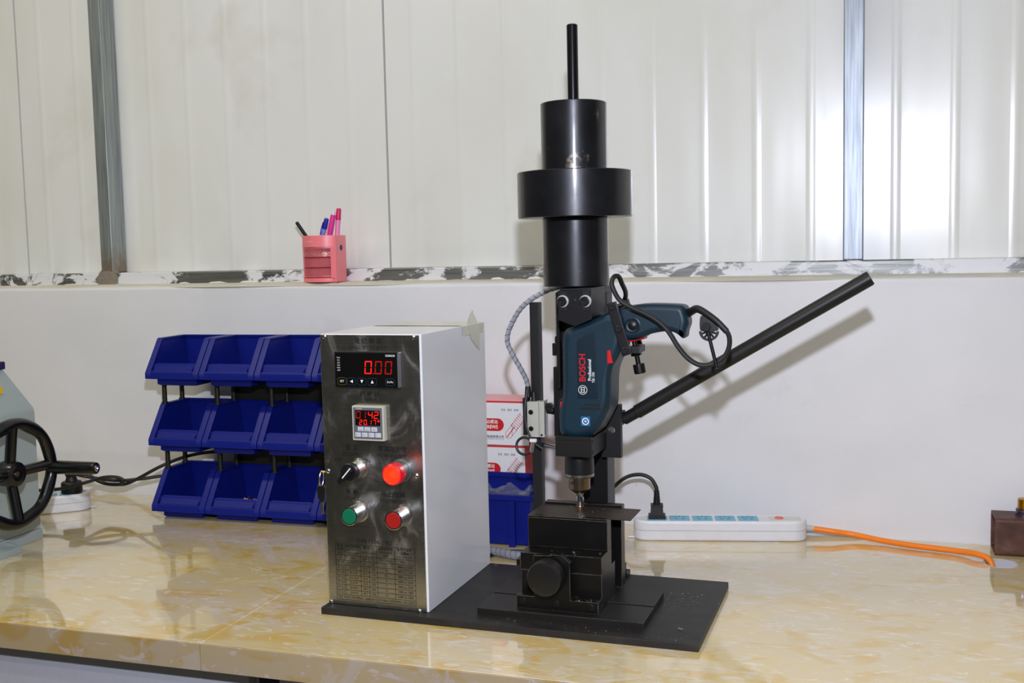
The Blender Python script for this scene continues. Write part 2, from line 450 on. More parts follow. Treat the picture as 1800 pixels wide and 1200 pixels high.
b.loft(rings, True, False); b.build('top_slab', 'marble', wt)
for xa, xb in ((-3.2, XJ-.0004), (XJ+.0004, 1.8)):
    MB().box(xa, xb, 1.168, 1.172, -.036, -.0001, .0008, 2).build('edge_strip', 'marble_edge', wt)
gm = thing('cable_grommet', 'grey plastic cable grommet lid tipped into the worktop hole', 'grommet', (GX, GY, -.036))
b = MB().lathe((GX, GY, -.036), (0, 0, 1), [(.0225, 0), (.0258, 0), (.0258, .0355), (.0245, .0362), (.0225, .0355), (.0225, 0)], 36)
b.build('sleeve', grey_p, gm)
MB().cyl((GX+.004, GY+.002, -.009), (GX+.0035, GY+.0012, -.0065), .020, n=36).build('lid', mat('lilac_grey_plastic', 'b7b6c0', .4), gm)
for nm, xa, xb, lab in (('cabinet', -2.4, -.775, 'pale grey bench cabinet under the left part of the worktop'), ('cabinet', -.735, 1.7, 'pale grey bench cabinet under the right part of the worktop')):
    c = thing(nm, lab, 'cabinet', ((xa+xb)/2, 1.5, -.78))
    MB().box(xa, xb, 1.238, 1.87, -.78, -.0385, .002).build('carcass', mat('cabinet_grey', 'b7b8c0', .5), c)
    for k in range(2):
        w2 = (xb-xa)/2; MB().box(xa+k*w2+.003, xa+(k+1)*w2-.003, 1.218, 1.2375, -.70, -.042, .002).build('door', mat('cabinet_grey', 'b7b8c0', .5), c)
o = MB().box(-.772, -.738, 1.236, 1.86, -.78, -.0385, .002).build('support_leg', blk2, origin=(-.755, 1.5, -.78))
tag(o, 'black steel bench leg showing in the gap between the two grey cabinets', 'bench leg')

# ================================================================ TEST STAND (machine frame)
st = thing('drill_stand', 'black steel drill test stand with base plate, column and feed lever', 'drill stand', (.263, .131, 0), 'M')
AXU, AXV = .3352, .148
b = MB(); b.box(0, .526, 0, .262, .0, .010, .0012, 2); b.build('base_plate', 'base', st)
MB().box(.3115, .3595, .212, .255, .0101, .443, .0015).build('upright', blk, st)
MB().box(.297, .374, .232, .2615, .0101, .028, .001).box(.29, .38, .240, .2615, .0101, .018, .001).build('upright_foot', blk, st)
MB().cyl((AXU, AXV, .404), (AXU, AXV, .803), .0076, n=28, bev=.0012).build('guide_rod', mat('oiled_black_rod', '1d1d20', .25, .6, coat=.4), st)
# head block, front V plate
MB().box(.3205, .3665, .1155, .186, .4065, .4472, .0012).build('head_block', mat('dark_grey_steel', '242427', .45, .3), st)
MB().box(.3300, .3680, .1905, .2115, .401, .4365, .0012).box(.318, .3665, .1862, .2115, .4365, .4475, .001).build('slide_block', mat('dark_grey_steel', '242427', .45, .3), st)
vp = MB(); vp.prism([(.3197, .4435), (.3197, .4035), (.3435, .3948), (.3672, .4048), (.3672, .4435)], .1085, .1150, 'y', .0007); vp = vp.build('front_plate', mat('blue_black_plate', '19191d', .4, .3), st)
for u in (.3275, .3592):
    s = MB().box(u-.0052, u+.0052, .1079, .1088, .4165, .4425, .0004); s.build('slot', mat('slot_black', '060607', .6), vp)
    MB().lathe((u, .108, .4292), (0, -1, 0), [(.0045, 0), (.0082, 0), (.0082, .0022), (.0045, .0022)], 28).build('washer', mat('bright_washer', 'bdbdbb', .35, .3), st)
    bolt(st, (u-.0002, .1058, .4292), (0, -1, 0), .0064, .0075, blkp)
bolt(st, (.3428, .1085, .4298), (0, -1, 0), .0026, .0008, blkp)
# carriage behind the drill
MB().box(.2862, .3545, .190, .2050, .2285, .330, .001).box(.297, .352, .1915, .2050, .330, .404, .001).build('carriage', blk, st)
MB().box(.2875, .2985, .183, .2010, .3470, .3650, .001).build('stop_block', blk, st)
MB().cyl((.2935, .192, .3652), (.2935, .192, .3745), .0042, n=16, bev=.001).build('stop_knob', blk, st)
b = MB(); b.box(.2962, .3005, .178, .1895, .30, .4385)
for k in range(56): b.box(.2948, .2964, .178, .1895, .302+k*.00243, .3031+k*.00243)
b.build('gear_rack', blk, st)
MB().box(.3125, .3642, .1085, .1895, .2157, .2375, .0008).box(.3125, .3642, .1085, .1150, .2375, .2437, .0006).box(.357, .3642, .115, .1895, .2375, .2420, .0006).build('nose_clamp', mat('black_anodised', '141313', .5, .2), st)
for z in (.2225, .2365):
    MB().cyl((.3640, .1135, z), (.3648, .1135, z), .0024, n=14).build('clamp_hole', mat('slot_black', '060607', .6), st)
# side bracket with a round hole
b = MB(); hx, hz, hr = .3708, .2398, .0052
angs = [2*math.pi*i/40 for i in range(40)]
def sqb(a):
    c, s = math.cos(a), math.sin(a); tx = ((.3845-hx) if c > 0 else (hx-.356))/max(abs(c), 1e-9); tz = ((.277-hz) if s > 0 else (hz-.2003))/max(abs(s), 1e-9); t = min(tx, tz); return hx+c*t, hz+s*t
angs = sorted(angs+[math.atan2(z-hz, x-hx) % (2*math.pi) for x in (.356, .3845) for z in (.2003, .277)])
rg = [[(hx+hr*math.cos(a), v, hz+hr*math.sin(a)) for a in angs] if k else [(sqb(a)[0], v, sqb(a)[1]) for a in angs] for k, v in ((1, .193), (0, .193), (0, .2035), (1, .2035), (1, .193))]
b.loft(rg, True, False); b.build('side_bracket', blk2, st)
MB().box(.3720, .3825, .2036, .2330, .2440, .2640, .001).build('pivot_block', blk2, st)
LV = .2255; A = Vector((.3690, LV, .2435)); Bv = Vector((.7212, LV, .4525)); dl = (Bv-A).normalized()
MB().cyl(A+dl*.014, A+dl*.044, .0086, n=24, bev=.001).build('lever_socket', blk2, st)
lv = MB().cyl(A+dl*.0365, Bv-dl*.001, .0101, n=28, bev=.001).build('feed_lever', mat('matt_black_bar', '1c1b1a', .55, .15), st)
b = MB(); Lk = (Bv-A).length; x_, y_, d_ = basis(dl)
b.lathe(A, dl, [(.0099, Lk-.165), (.0102, Lk-.164), (.0102, Lk-.002), (.0095, Lk), (0, Lk)], 40)
for k in range(64):
    for j in range(20):
        a = 2*math.pi*(j+.5*(k % 2))/20; p = A+dl*(Lk-.162+k*.0025)+(x_*math.cos(a)+y_*math.sin(a))*.0102
        n = (x_*math.cos(a)+y_*math.sin(a)); t = d_.cross(n)
        vs = [b.bm.verts.new(p+dl*.0009), b.bm.verts.new(p+t*.0009), b.bm.verts.new(p-dl*.0009), b.bm.verts.new(p-t*.0009), b.bm.verts.new(p+n*.00022)]
        for q in range(4): b.face([vs[q], vs[(q+1) % 4], vs[4]])
b.build('knurled_grip', mat('knurled_black', '202020', .4, .3), lv)
# switch bar
MB().box(.2455, .2600, .2090, .2240, .0101, .4225, .001).build('switch_bar', blk2, st)
MB().cyl((.2600, .2155, .2108), (.3130, .183, .2108), .0030, n=16).build('stop_pin', zinc, st)

# ---- weights on the rod
def ring(name, label, r, z0, z1, bev=.001, m='weight'):
    b = MB().lathe((AXU, AXV, 0), (0, 0, 1), [(.0079, z0), (r-bev, z0), (r, z0+bev), (r, z1-bev), (r-bev, z1), (.0079, z1), (.0079, z0)], 72)
    o = b.build(name, m, origin=(AXU, AXV, z0), frame='M', ang=30)
    return tag(o, label, 'weight', 'steel weights on the guide rod')
ring('weight', 'lower black steel cylinder weight resting right above the drill', .0455, .4485, .5420)
ring('weight', 'wide black steel disc weight between the two narrower cylinders', .0790, .5422, .6045)
ring('weight', 'topmost scuffed black steel cylinder weight with pale chipped patches', .0452, .6047, .6975, m='weight_worn')

# ================================================================ VISE
vs_ = thing('machine_vise', 'black machine vise with round front knob bolted on the base plate', 'vise', (.33, .1, .010), 'M')
MB().box(.2217, .4503, .0940, .0990, .0101, .0165).box(.2215, .4505, .0303, .0945, .0101, .0198, .0006).box(.2215, .4505, .0985, .1604, .0101, .0205, .0006).build('bed_plate', mat_edge('bed_black', '1c1a18', '7d776c', .45, .3), vs_)
vb = mat_edge('vise_black', '100f0e', 'b8b09e', .36, .4)
br = MB(); br.prism([(.2735, .0200), (.3870, .0200), (.3870, .0358), (.3490, .0358), (.3490, .0865), (.3375, .0960), (.3225, .0960), (.3225, .0945), (.2985, .0935), (.2985, .0372), (.2735, .0372)], .0446, .0540, 'y', .0006)
br.box(.2740, .2985, .0540, .0668, .0200, .0365, .0005).box(.349, .3865, .054, .0668, .0200, .0356, .0005)
br = br.build('front_bracket', vb, vs_)
for u, z in ((.2825, .0295), (.3290, .0295), (.3765, .0285)): bolt(vs_, (u, .0446, z), (0, -1, 0), .0052, .0016, mat('bolt_black', '0b0b0b', .35))
b = MB().lathe((.3205, .0440, .0690), (0, -1, 0), [(.010, 0), (.010, .004), (.0228, .004), (.0240, .006), (.0240, .0215), (.0225, .0240), (.019, .0248), (0, .0248)], 48); b.build('knob', mat('knob_bakelite', '161514', .36, 0), vs_)
MB().box(.2735, .3865, .0670, .1400, .0206, .0660, .0008).build('lower_block', vb, vs_)
MB().box(.2728, .3868, .0665, .1205, .0663, .0900, .0007).build('middle_block', vb, vs_)
MB().box(.2738, .3868, .0990, .1200, .0903, .1308, .0007).box(.2738, .3868, .0990, .1080, .1306, .1336, .0005).build('front_jaw', vb, vs_)
MB().box(.2665, .2726, .0670, .0900, .0700, .0800, .0005).build('gib', vb, vs_)
MB().box(.2755, .3900, .1660, .1860, .0206, .1308, .0007).box(.2755, .3900, .1722, .1860, .1308, .1362, .0006).build('rear_jaw', vb, vs_)
MB().cyl((.313, .054, .0675), (.313, .066, .0675), .008, n=20).build('lead_screw', zinc, vs_)
MB().cyl((.313, .1205, .112), (.313, .166, .112), .006, n=20).build('guide_pin', zinc, vs_)
o = MB().box(.2725, .4170, .1092, .1712, .1313, .1329, .0002, 1).build('test_plate', mat('tarnished_steel_sheet', '4a4039', .45, .7, .3, 30), origin=(.345, .14, .1313), frame='M')
tag(o, 'thin tarnished steel test plate lying across the vise jaws under the bit', 'steel plate')
random.seed(11)
b = MB()
def chip(u, v, z, L):
    a = random.uniform(0, 6.28); c, s = math.cos(a)*L/2, math.sin(a)*L/2; w = L*.18+.0002; zz = z+.0001
    p = [(u-c-s*.2, v-s+c*.2, zz), (u+c-s*.2, v+s+c*.2, zz), (u+c+s*.2, v+s-c*.2, zz), (u-c+s*.2, v-s-c*.2, zz)]
    q = [(x, y, zz+w) for x, y, _ in p]; b.loft([p, q])
for i in range(70): chip(max(.456, random.gauss(.474, .016)), random.gauss(.162, .03), .0101, random.uniform(.0008, .0022))
for i in range(45): chip(random.uniform(.20, .52), random.uniform(.004, .027), .0101, random.uniform(.0006, .0016))
for i in range(14): chip(random.uniform(.29, .40), random.uniform(.111, .168), .1330, random.uniform(.0008, .002))
for i in range(9): chip(random.uniform(.30, .38), random.uniform(.07, .095), .0901, random.uniform(.001, .003))
for i in range(8): chip(random.uniform(.35, .385), random.uniform(.047, .062), .0358, random.uniform(.001, .003))
chip(.495, .046, .0101, .007); chip(.168, .252, .0101, .006); chip(.215, .10, .0101, .005); chip(.28, .018, .0101, .005)
o = b.build('metal_shavings', mat('bright_shavings', 'c9c4bb', .3, .9), origin=(.4, .1, .0101), frame='M'); tag(o, 'tiny bright metal shavings scattered over the black base plate and vise', 'shavings', kind='stuff')

# ================================================================ DRILL
dr = thing('electric_drill', 'dark teal corded electric drill clamped upright in the stand, chuck down', 'drill', (AXU, AXV, .1310), 'M')
body = [(.3210, .2890), (.3145, .2865), (.3140, .246), (.3170, .2412), (.326, .2385), (.3575, .2385), (.3715, .2520), (.3845, .278), (.3880, .284), (.3885, .336), (.3985, .350), (.4075, .372), (.4090, .404), (.3985, .4178), (.385, .4125), (.3594, .4017), (.342, .3938), (.3245, .3905), (.3215, .380), (.3210, .365)]
hs = MB().pillow(chaikin(body, 2), .1160, .1800, .0105, 6).build('housing', teal, dr, ang=50)
hd = [(.392, .378), (.390, .405), (.3985, .4185), (.4127, .4212), (.4364, .4242), (.4713, .4232), (.4882, .4218), (.4898, .4133), (.4945, .398), (.4895, .3874), (.4888, .3778), (.4840, .3770), (.4787, .3832), (.4691, .3872), (.4555, .3862), (.4379, .3822), (.4309, .3770), (.41, .3735)]
hn = MB().pillow(chaikin(hd, 2), .1275, .1690, .0085, 5, 170).build('handle', teal, dr, ang=50)
# raised side panel, ridges, vents
pn = MB().prism([(.3435, .3735), (.3700, .3860), (.3710, .3140), (.3710, .2960), (.3435, .2960)], .1151, .1175, 'y', .0006).build('side_panel', teal2, hs)
MB().prism([(.3445, .3775), (.3690, .3895), (.3690, .3878), (.3445, .3757)], .1150, .117, 'y', .0003).build('ridge', teal, hs)
vmat = mat('vent_black', '05080a', .6)
for P in ([(.344, .2815), (.3495, .2840), (.3755, .2833), (.3755, .2812)], [(.352, .2868), (.3575, .2892), (.3755, .2884), (.3755, .2862)], [(.3780, .2862), (.3780, .2884), (.3835, .2897), (.3835, .2877)], [(.3780, .2812), (.3780, .2833), (.3830, .2843), (.3830, .2824)]):
    v0 = .1154 if P[0][0] < .376 else .1168
    MB().prism(P, v0, .1185, 'y').build('vent_slot', vmat, hs)
b = MB()
def dot(u, z, v, r=.0009): b.lathe((u, v, z), (0, -1, 0), [(r, 0), (r*.7, r*.6), (0, r*.8)], 8)
for k in range(13): dot(.3275+.0004*(k % 2), .300+k*.0064, .1158); dot(.3330, .2968+k*.0064, .1158, .0007)
for k in range(5):
    for j in range(3): dot(.3745+k*.0052+j*.0012, .3815+k*.0042+j*.0050, .1159)
b.build('grip_dots', teal2, hs)['kind'] = 'stuff'
MB().prism([(.3862, .3615), (.3900, .3628), (.3935, .3452), (.3862, .3442)], .1146, .1180, 'y', .0004).build('mode_slider', redp, hs)
MB().box(.3160, .3192, .1225, .1340, .2755, .2895, .0008).build('gear_selector', redp, hs)
MB().prism(chaikin([(.3140, .292), (.3210, .2955), (.3217, .285), (.3180, .270), (.3150, .2585), (.3133, .262), (.3133, .286)], 1), .1235, .1725, 'y', .002).build('gear_cover', teal2, hs)
MB().prism([(.405, .3745), (.432, .3780), (.432, .3755), (.406, .3702)], .138, .159, 'y', .0008).build('trigger', redp, dr)
bt = MB().lathe((.4188, .1280, .3952), (0, -1, 0), [(.0108, 0), (.0108, .0010), (.0092, .0016), (.0080, .0008), (0, .0008)], 32).build('lock_button_ring', teal2, hn)
MB().lathe((.4188, .1275, .3952), (0, -1, 0), [(.0060, 0), (.0060, .0022), (.0045, .0032), (0, .0036)], 28).build('lock_button', blkp, bt)
# markings
YF = .1148
MB().text('BOSCH', .3515, .3382, YF, .0125, vert=True, bold=.02, sx=.94).build('brand_lettering', rink, dr)
MB().text('Professional', .3614, .3352, YF, .0066, vert=True, bold=.012, sx=.92).text('TSB 1300', .3665, .3250, YF, .0052, vert=True, sx=.72).build('model_lettering', wink, dr)
b = MB(); C = (.3512, .3078)
for r0, r1 in ((.0056, .0063),):
    n = 40; b.loft([[(C[0]+r*math.cos(6.2832*i/n), YF, C[1]+r*math.sin(6.2832*i/n)) for i in range(n)] for r in (r0, r1)], True, False)
for sx in (-1, 1):
    b.flat([(C[0]+sx*.0018, C[1]-.0034), (C[0]+sx*.0026, C[1]-.0034), (C[0]+sx*.0026, C[1]+.0034), (C[0]+sx*.0018, C[1]+.0034)], YF)
    b.flat([(C[0]-.0034, C[1]+sx*.0028), (C[0]+.0034, C[1]+sx*.0028), (C[0]+.0030, C[1]+sx*.0036), (C[0]-.0030, C[1]+sx*.0036)], YF)
b.flat([(C[0]-.0018, C[1]-.0004), (C[0]+.0018, C[1]-.0004), (C[0]+.0018, C[1]+.0004), (C[0]-.0018, C[1]+.0004)], YF)
b.build('emblem', wink, dr)
sk = MB().box(.3478, .3610, .1146, .1162, .2580, .2712, .0002, 1).build('sticker', mat('blue_sticker', '1d5f93', .4), dr)
b = MB(); C = (.3544, .2646); YS = .1144
b.loft([[(C[0]+r*math.cos(6.2832*i/36), YS, C[1]+r*math.sin(6.2832*i/36)) for i in range(36)] for r in (.0036, .0049)], True, False)
b.text('R', C[0]-.0006, C[1], YS, .0040, bold=.02).text('E', C[0]+.0010, C[1], YS, .0034, bold=.02)
b.build('sticker_mark', wink, sk)
# clamp straps across the handle with bolts
sd = Vector((.0205, 0, -.0690)).normalized(); pd = Vector((-sd.z, 0, sd.x))
for v0, v1 in ((.1085, .1145), (.1815, .1875)):
    a = Vector((.3938, 0, .4268)); e = a+sd*.0735; w2 = .0066
    P = [a+pd*w2, a-pd*w2, e-pd*w2, e+pd*w2]
    MB().prism([(p.x, p.z) for p in P], v0, v1, 'y', .0008).build('clamp_strap', mat('blue_black_plate', '19191d', .4, .3), dr)
for k, t in enumerate((.0055, .0365, .0665)):
    p = a+sd*t; bolt(dr, (p.x, .1085, p.z), (0, -1, 0), .0046, .0028, blkp)
    MB().cyl((p.x+.0002, .1145, p.z), (p.x+.0002, .1815, p.z), .0022, n=10).build('clamp_rod', blk, dr)
# adjuster screw pressing the trigger
MB().box(.4145, .4285, .122, .160, .3575, .3670, .001).build('adjuster_bar', mat('dark_grey_steel', '242427', .45, .3), dr)
MB().cyl((.4170, .142, .3735), (.4232, .142, .3395), .0034, n=16).build('adjuster_screw', blk, dr)
MB().cyl((.4192, .142, .3600), (.4205, .142, .3528), .0078, n=6, bev=.0006).build('lock_nut', blk, dr)
MB().lathe((.4229, .142, .3415), (.18, 0, -1), [(.0076, 0), (.0080, .001), (.0080, .0120), (.0070, .0132), (.004, .0132), (.004, .009), (0, .009)], 28).build('screw_head', blk, dr)
# chuck and bit
ck = MB().lathe((AXU, AXV, 0), (0, 0, -1), [(.0, -.2160), (.0200, -.2160), (.0202, -.2060), (.0206, -.2050), (.0206, -.1880), (.0200, -.1855), (.0, -.1855)], 48).build('chuck_sleeve', blkp, dr)
b = MB().lathe((AXU, AXV, 0), (0, 0, -1), [(.0, -.1856), (.0207, -.1856), (.0207, -.1832), (.0150, -.1800), (.0, -.1800)], 48)
for k in range(36):
    a = 2*math.pi*k/36; c, s = math.cos(a), math.sin(a); R0 = Vector((AXU+c*.0207, AXV+s*.0207, .1836)); R1 = Vector((AXU+c*.0158, AXV+s*.0158, .1794)); t = Vector((-s, c, 0))
    vs = [b.bm.verts.new(p) for p in (R0+t*.0011, R0-t*.0011, R1, R0+Vector((0, 0, -.0028)))]
    b.face([vs[0], vs[1], vs[3]]); b.face([vs[0], vs[3], vs[2]]); b.face([vs[1], vs[2], vs[3]])
b.build('chuck_key_ring', zinc, ck)
bs = mat('worn_bronze_steel', '8a7a68', .28, 1.0, .25, 90)
cb = MB().lathe((AXU, AXV, 0), (0, 0, -1), [(0, -.1820), (.0150, -.1820), (.0150, -.1640), (.0142, -.1628), (.0075, -.1575), (.0050, -.1575), (0, -.1600)], 44).build('chuck_body', bs, ck)
MB().lathe((AXU-.0064, AXV-.0136, .1735), (-.42, -.9, 0), [(.0022, -.001), (.0024, .0004), (.0017, .0005), (.0015, -.001), (0, -.001)], 16).build('key_hole', mat('vent_black', '05080a', .6), ck)
for k in range(3):
    a = 2*math.pi*k/3+.5; MB().box(AXU+math.cos(a)*.0036-.0015, AXU+math.cos(a)*.0036+.0015, AXV+math.sin(a)*.0036-.0015, AXV+math.sin(a)*.0036+.0015, .1535, .1600, .0004).build('chuck_jaw', zinc, ck)
MB().lathe((AXU, AXV, 0), (0, 0, -1), [(0, -.1600), (.0030, -.1600), (.0030, -.1530), (.0045, -.1520), (.0056, -.1510), (.0056, -.1400), (.0050, -.1392), (0, -.1392)], 28).build('nut_setter', chrome, dr)
MB().lathe((AXU, AXV, 0), (0, 0, -1), [(0, -.1392), (.0052, -.1392), (.0055, -.1382), (.0040, -.1378), (.0040, -.1331), (0, -.1331)], 20).build('driven_screw', mat('copper_screw', '94705a', .35, .9), dr)
# power cord
cp = [(.489, .148, .4095), (.4975, .138, .4140), (.5065, .125, .4172), (.5194, .115, .4118), (.534, .111, .4016), (.5467, .110, .3888), (.5503, .110, .3777), (.5484, .110, .3648), (.541, .110, .3536), (.5263, .110, .3459), (.5115, .110, .3448), (.4967, .110, .353), (.4837, .110, .3679), (.4707, .110, .3884), (.4576, .110, .4016), (.4405, .110, .4119), (.4215, .110, .4204), (.4061, .109, .430), (.3985, .107, .4433), (.3955, .108, .4528), (.3975, .112, .4608), (.4020, .120, .4613), (.4038, .132, .4510), (.4020, .160, .4380), (.392, .192, .425), (.372, .2180, .405), (.350, .2620, .37), (.338, .2680, .28), (.336, .2690, .15), (.340, .280, .075)]
wp = lambda p: toworld(p, 'M')-Vector((0, 0, T))
cord = MB().tube(cp, .0033, 10, sub=6).build('power_cord', rub, dr)
MB().tube(cp[0:6], lambda t: .0058-.0018*t, 14, sub=6).build('strain_relief', rub, cord)
# chuck key holder hanging on the cord
kh = MB(); c0 = (.5238, .3860)
kh.prism(chaikin([(.5125, .4090), (.5165, .4095), (.5330, .3975), (.5375, .3905), (.5290, .3885), (.5130, .3885), (.5118, .395)], 2), .1075, .1125, 'y', .0008)
kh.loft([[(c0[0]+r*math.cos(math.pi+math.pi*i/20), v, c0[1]+.003+r*math.sin(math.pi+math.pi*i/20)) for r, v in ((.0098, .1085), (.0128, .1085), (.0128, .112), (.0098, .112), (.0098, .1085))] for i in range(21)], False, False)
for k in range(5):
    a = math.pi+math.pi*(k+.5)/5+.02; p = Vector((c0[0]+math.cos(a)*.0105, .110, c0[1]+.003+math.sin(a)*.0105)); kh.cyl((c0[0], .110, c0[1]+.003), p, .0016, n=6)
kh.cyl((c0[0], .1085, c0[1]+.003), (c0[0], .112, c0[1]+.003), .0045, n=20)
kh = kh.build('key_holder', rub, dr)
b = MB()
for k in range(12):
    a = 2*math.pi*k/12; b.box(.5208+math.cos(a)*.0052-.0008, .5208+math.cos(a)*.0052+.0008, .1035, .1075, .3948+math.sin(a)*.0052-.0008, .3948+math.sin(a)*.0052+.0008)
b.cyl((.5208, .103, .3948), (.5208, .1075, .3948), .0050, n=20).cyl((.5230, .1065, .3885), (.5342, .1060, .3420), .0024, n=12).cyl((.5325, .1055, .3415), (.5358, .1062, .3402), .0030, n=12)
b.build('chuck_key', blk, dr)

# ---- plug of the drill on the right power strip (world frame, part of the drill is its cord; the plug is separate)
# ================================================================ LIMIT SWITCH
ls = thing('limit_switch', 'pale grey limit switch with roller on the slim black bar', 'limit switch', (.2535, .2, .2255), 'M')
MB().box(.2445, .2700, .1945, .2085, .2255, .2780, .0008).build('body', mat('cast_grey', 'b4b3aa', .45, .15), ls)
MB().box(.2445, .2620, .1915, .1946, .2258, .2778, .0006).build('cover', mat('cast_grey', 'b4b3aa', .45, .15), ls)
for z in (.2628, .2385): bolt(ls, (.2505, .1915, z), (0, -1, 0), .0036, .0012, mat('bolt_black', '0b0b0b', .35))
bolt(ls, (.2655, .1945, .2290), (0, -1, 0), .0016, .0008, mat('bolt_black', '0b0b0b', .35))
MB().box(.2362, .2444, .1960, .2095, .2275, .2830, .001).build('end_housing', blkp, ls)
MB().cyl((.2432, .202, .2830), (.2432, .202, .3000), .0052, .0040, n=20, bev=.0008).cyl((.252, .203, .2780), (.252, .203, .2910), .0048, .0030, n=18).build('cable_gland', rub, ls)
MB().box(.2700, .2718, .1960, .2070, .2300, .2800, .0004).build('spring_arm', zinc, ls)
MB().cyl((.2760, .1960, .2700), (.2760, .2060, .2700), .0058, n=24, bev=.0006).build('roller', blkp, ls)
MB().box(.2718, .2760, .199, .203, .264, .272, .0006).build('roller_bracket', zinc, ls)
MB().cyl((.2740, .200, .2650), (.2860, .194, .2650), .0052, n=16, bev=.0008).build('striker', blk, ls)
# cables on the switch
cpts = [(.301, .206, .4462), (.2930, .198, .4445), (.2779, .194, .4401), (.2561, .191, .4288), (.2384, .190, .4144), (.2248, .190, .3936), (.2178, .190, .3769), (.2174, .191, .3623), (.2246, .193, .3456), (.2338, .196, .3273), (.2410, .200, .3107), (.2432, .202, .2995)]
cw = thing('switch_cable', 'grey spiral wrapped cable arching from under the weights to the limit switch', 'cable', cpts[-1], 'M')
MB().tube(cpts, .0036, 14, sub=8).build('spiral_wrap', mat('grey_spiral_wrap', '8f929c', .3, coat=.4), cw)
sp = smoothpath(cpts, 40); b = MB(); hp = []
tot = 0
for i, p in enumerate(sp):
    t = (sp[min(i+1, len(sp)-1)]-sp[max(i-1, 0)]).normalized(); x_, y_, _ = basis(t); tot += (sp[i]-sp[i-1]).length if i else 0
    a = tot/.0085*2*math.pi; hp.append(p+(x_*math.cos(a)+y_*math.sin(a))*.0036)
b.tube(hp, .0005, 5, smooth=False).build('wrap_seam', mat('seam_dark', '4a4c54', .5), cw)
sc = thing('sensor_lead', 'thin black lead tied in a small loop below the limit switch', 'cable', (.2405, .19, .2130), 'M')
lp = [(.2440, .1955, .2950), (.2425, .1890, .270), (.2440, .1870, .245), (.2515, .1865, .225), (.2585, .1880, .2165), (.268, .190, .2095)]
MB().tube(lp, .0018, 8).build('lead', rub, sc)
MB().tube([(.2405+.0122*math.cos(a), .188+.002*math.sin(a), .2130+.0122*math.sin(a)) for a in (2*math.pi*k/20 for k in range(20))], .0020, 8, closed=True, sub=3).build('lead_loop', rub, sc)
MB().box(.2500, .2605, .183, .189, .2195, .2245, .001).build('zip_tie', mat('white_nylon', 'd8d8d6', .4), sc)
MB().cyl((.2550, .186, .2195), (.2515, .187, .2045), .0030, n=14).build('ferrule', chrome, sc)

# ================================================================ CONTROL BOX
cb_ = thing('control_box', 'white control box with steel front panel, red digital displays and buttons', 'control box', (.08, .138, .010), 'M')
U0, U1, V0, V1, Z0, Z1 = .0045, .1560, .0195, .2585, .0101, .3905
b = MB(); b.box(U0, U1, V0, V1, Z0, Z1, .0012, 2); b.build('housing', boxw, cb_)
fp = MB().box(U0-.0002, U1-.0030, V0-.0018, V0-.0001, Z0+.0006, Z1-.0012, .0003, 1).build('front_panel', 'steel', cb_)
YP = V0-.0018
for u, z in ((.0110, .3868), (.1450, .3868), (.0094, .1992), (.1438, .1990), (.0066, .0130), (.1420, .0115)):
    s = MB().lathe((u, YP, z), (0, -1, 0), [(.0033, 0), (.0031, .0009), (.0018, .0018), (0, .0021)], 16).build('screw', chrome, fp)
    a = random.uniform(0, 1.5); c_, s_ = math.cos(a)*.0022, math.sin(a)*.0022
    MB().cyl((u-c_, YP-.0020, z-s_), (u+c_, YP-.0020, z+s_), .0004, n=6).cyl((u+s_, YP-.0020, z-c_), (u-s_, YP-.0020, z+c_), .0004, n=6).build('cross_slot', ink, s)
YT = YP-.0002
for cap in ((('電 鑽 轉 速', .0775, .3808, .0085, .01), ('DRILL SPEED R.P.M', .0775, .3722, .0072, 0)), (('計 時 器', .0778, .3082, .0085, .01), ('TIMER', .0780, .3003, .0072, 0)),
            (('電 源', .0470, .2328, .0085, .01), ('POWER', .0460, .2240, .0075, 0)), (('OFF', .0270, .2155, .0075, 0),), (('ON', .0690, .2155, .0078, 0),),
            (('電源指示燈', .1085, .2336, .0085, .01), ('POWER LAMP', .1082, .2250, .0072, 0)), (('啓 動', .0456, .1706, .0085, .01), ('START', .0455, .1622, .0075, 0)),
            (('停止/復歸', .1078, .1706, .0085, .01), ('STOP/RESET', .1076, .1615, .0075, 0)), (('DIN 7504-1982', .0772, .1025, .0085, 0),)):
    b = MB()
    for tx, u, z, h, bo in cap: b.text(tx, u, z, YT, h, bold=bo)
    b.build('caption', ink, fp)
# printed parameter table
b = MB(); lw = .00028
zl = [.0975]+[.0813-.00703*k for k in range(10)]; ul = [.0165, .0312, .0550, .0680, .0804, .1072, .1376]
ul_h = [.0165, .0312, .0550, .0680, .0804, .1072, .1376]
for z in zl: b.rect(ul[0], ul[-1], z-lw, z+lw, YT)
for i, u in enumerate(ul):
    top = zl[0] if i != 3 else zl[1]; bot = zl[-1] if i in (0, 6) else zl[-2]; b.rect(u-lw, u+lw, bot, top, YT)
mid = [(ul[i]+ul[i+1])/2 for i in range(6)]
hd1 = [('螺紋', '規格', 'SIZE'), ('測試板厚度', 'TEST PLATE', 'THICKNESS')]
b.text('螺 紋', mid[0], .0942, YT, .0045, bold=.01).text('規 格', mid[0], .0895, YT, .0045, bold=.01).text('SIZE', mid[0], .0843, YT, .0038)
b.text('測試板厚度', mid[1], .0942, YT, .0043, bold=.01).text('TEST PLATE', mid[1], .0895, YT, .0036).text('THICKNESS', mid[1], .0845, YT, .0036)
b.text('軸 向 力', (ul[2]+ul[4])/2, .0938, YT, .0045, bold=.01).text('AXIAL LOAD', (ul[2]+ul[4])/2, .0868, YT, .0038)
b.text('測試的時間', mid[4], .0938, YT, .0045, bold=.01).text('DRILL/DRIVE', mid[4], .0888, YT, .0036).text('TIME', mid[4], .0843, YT, .0038)
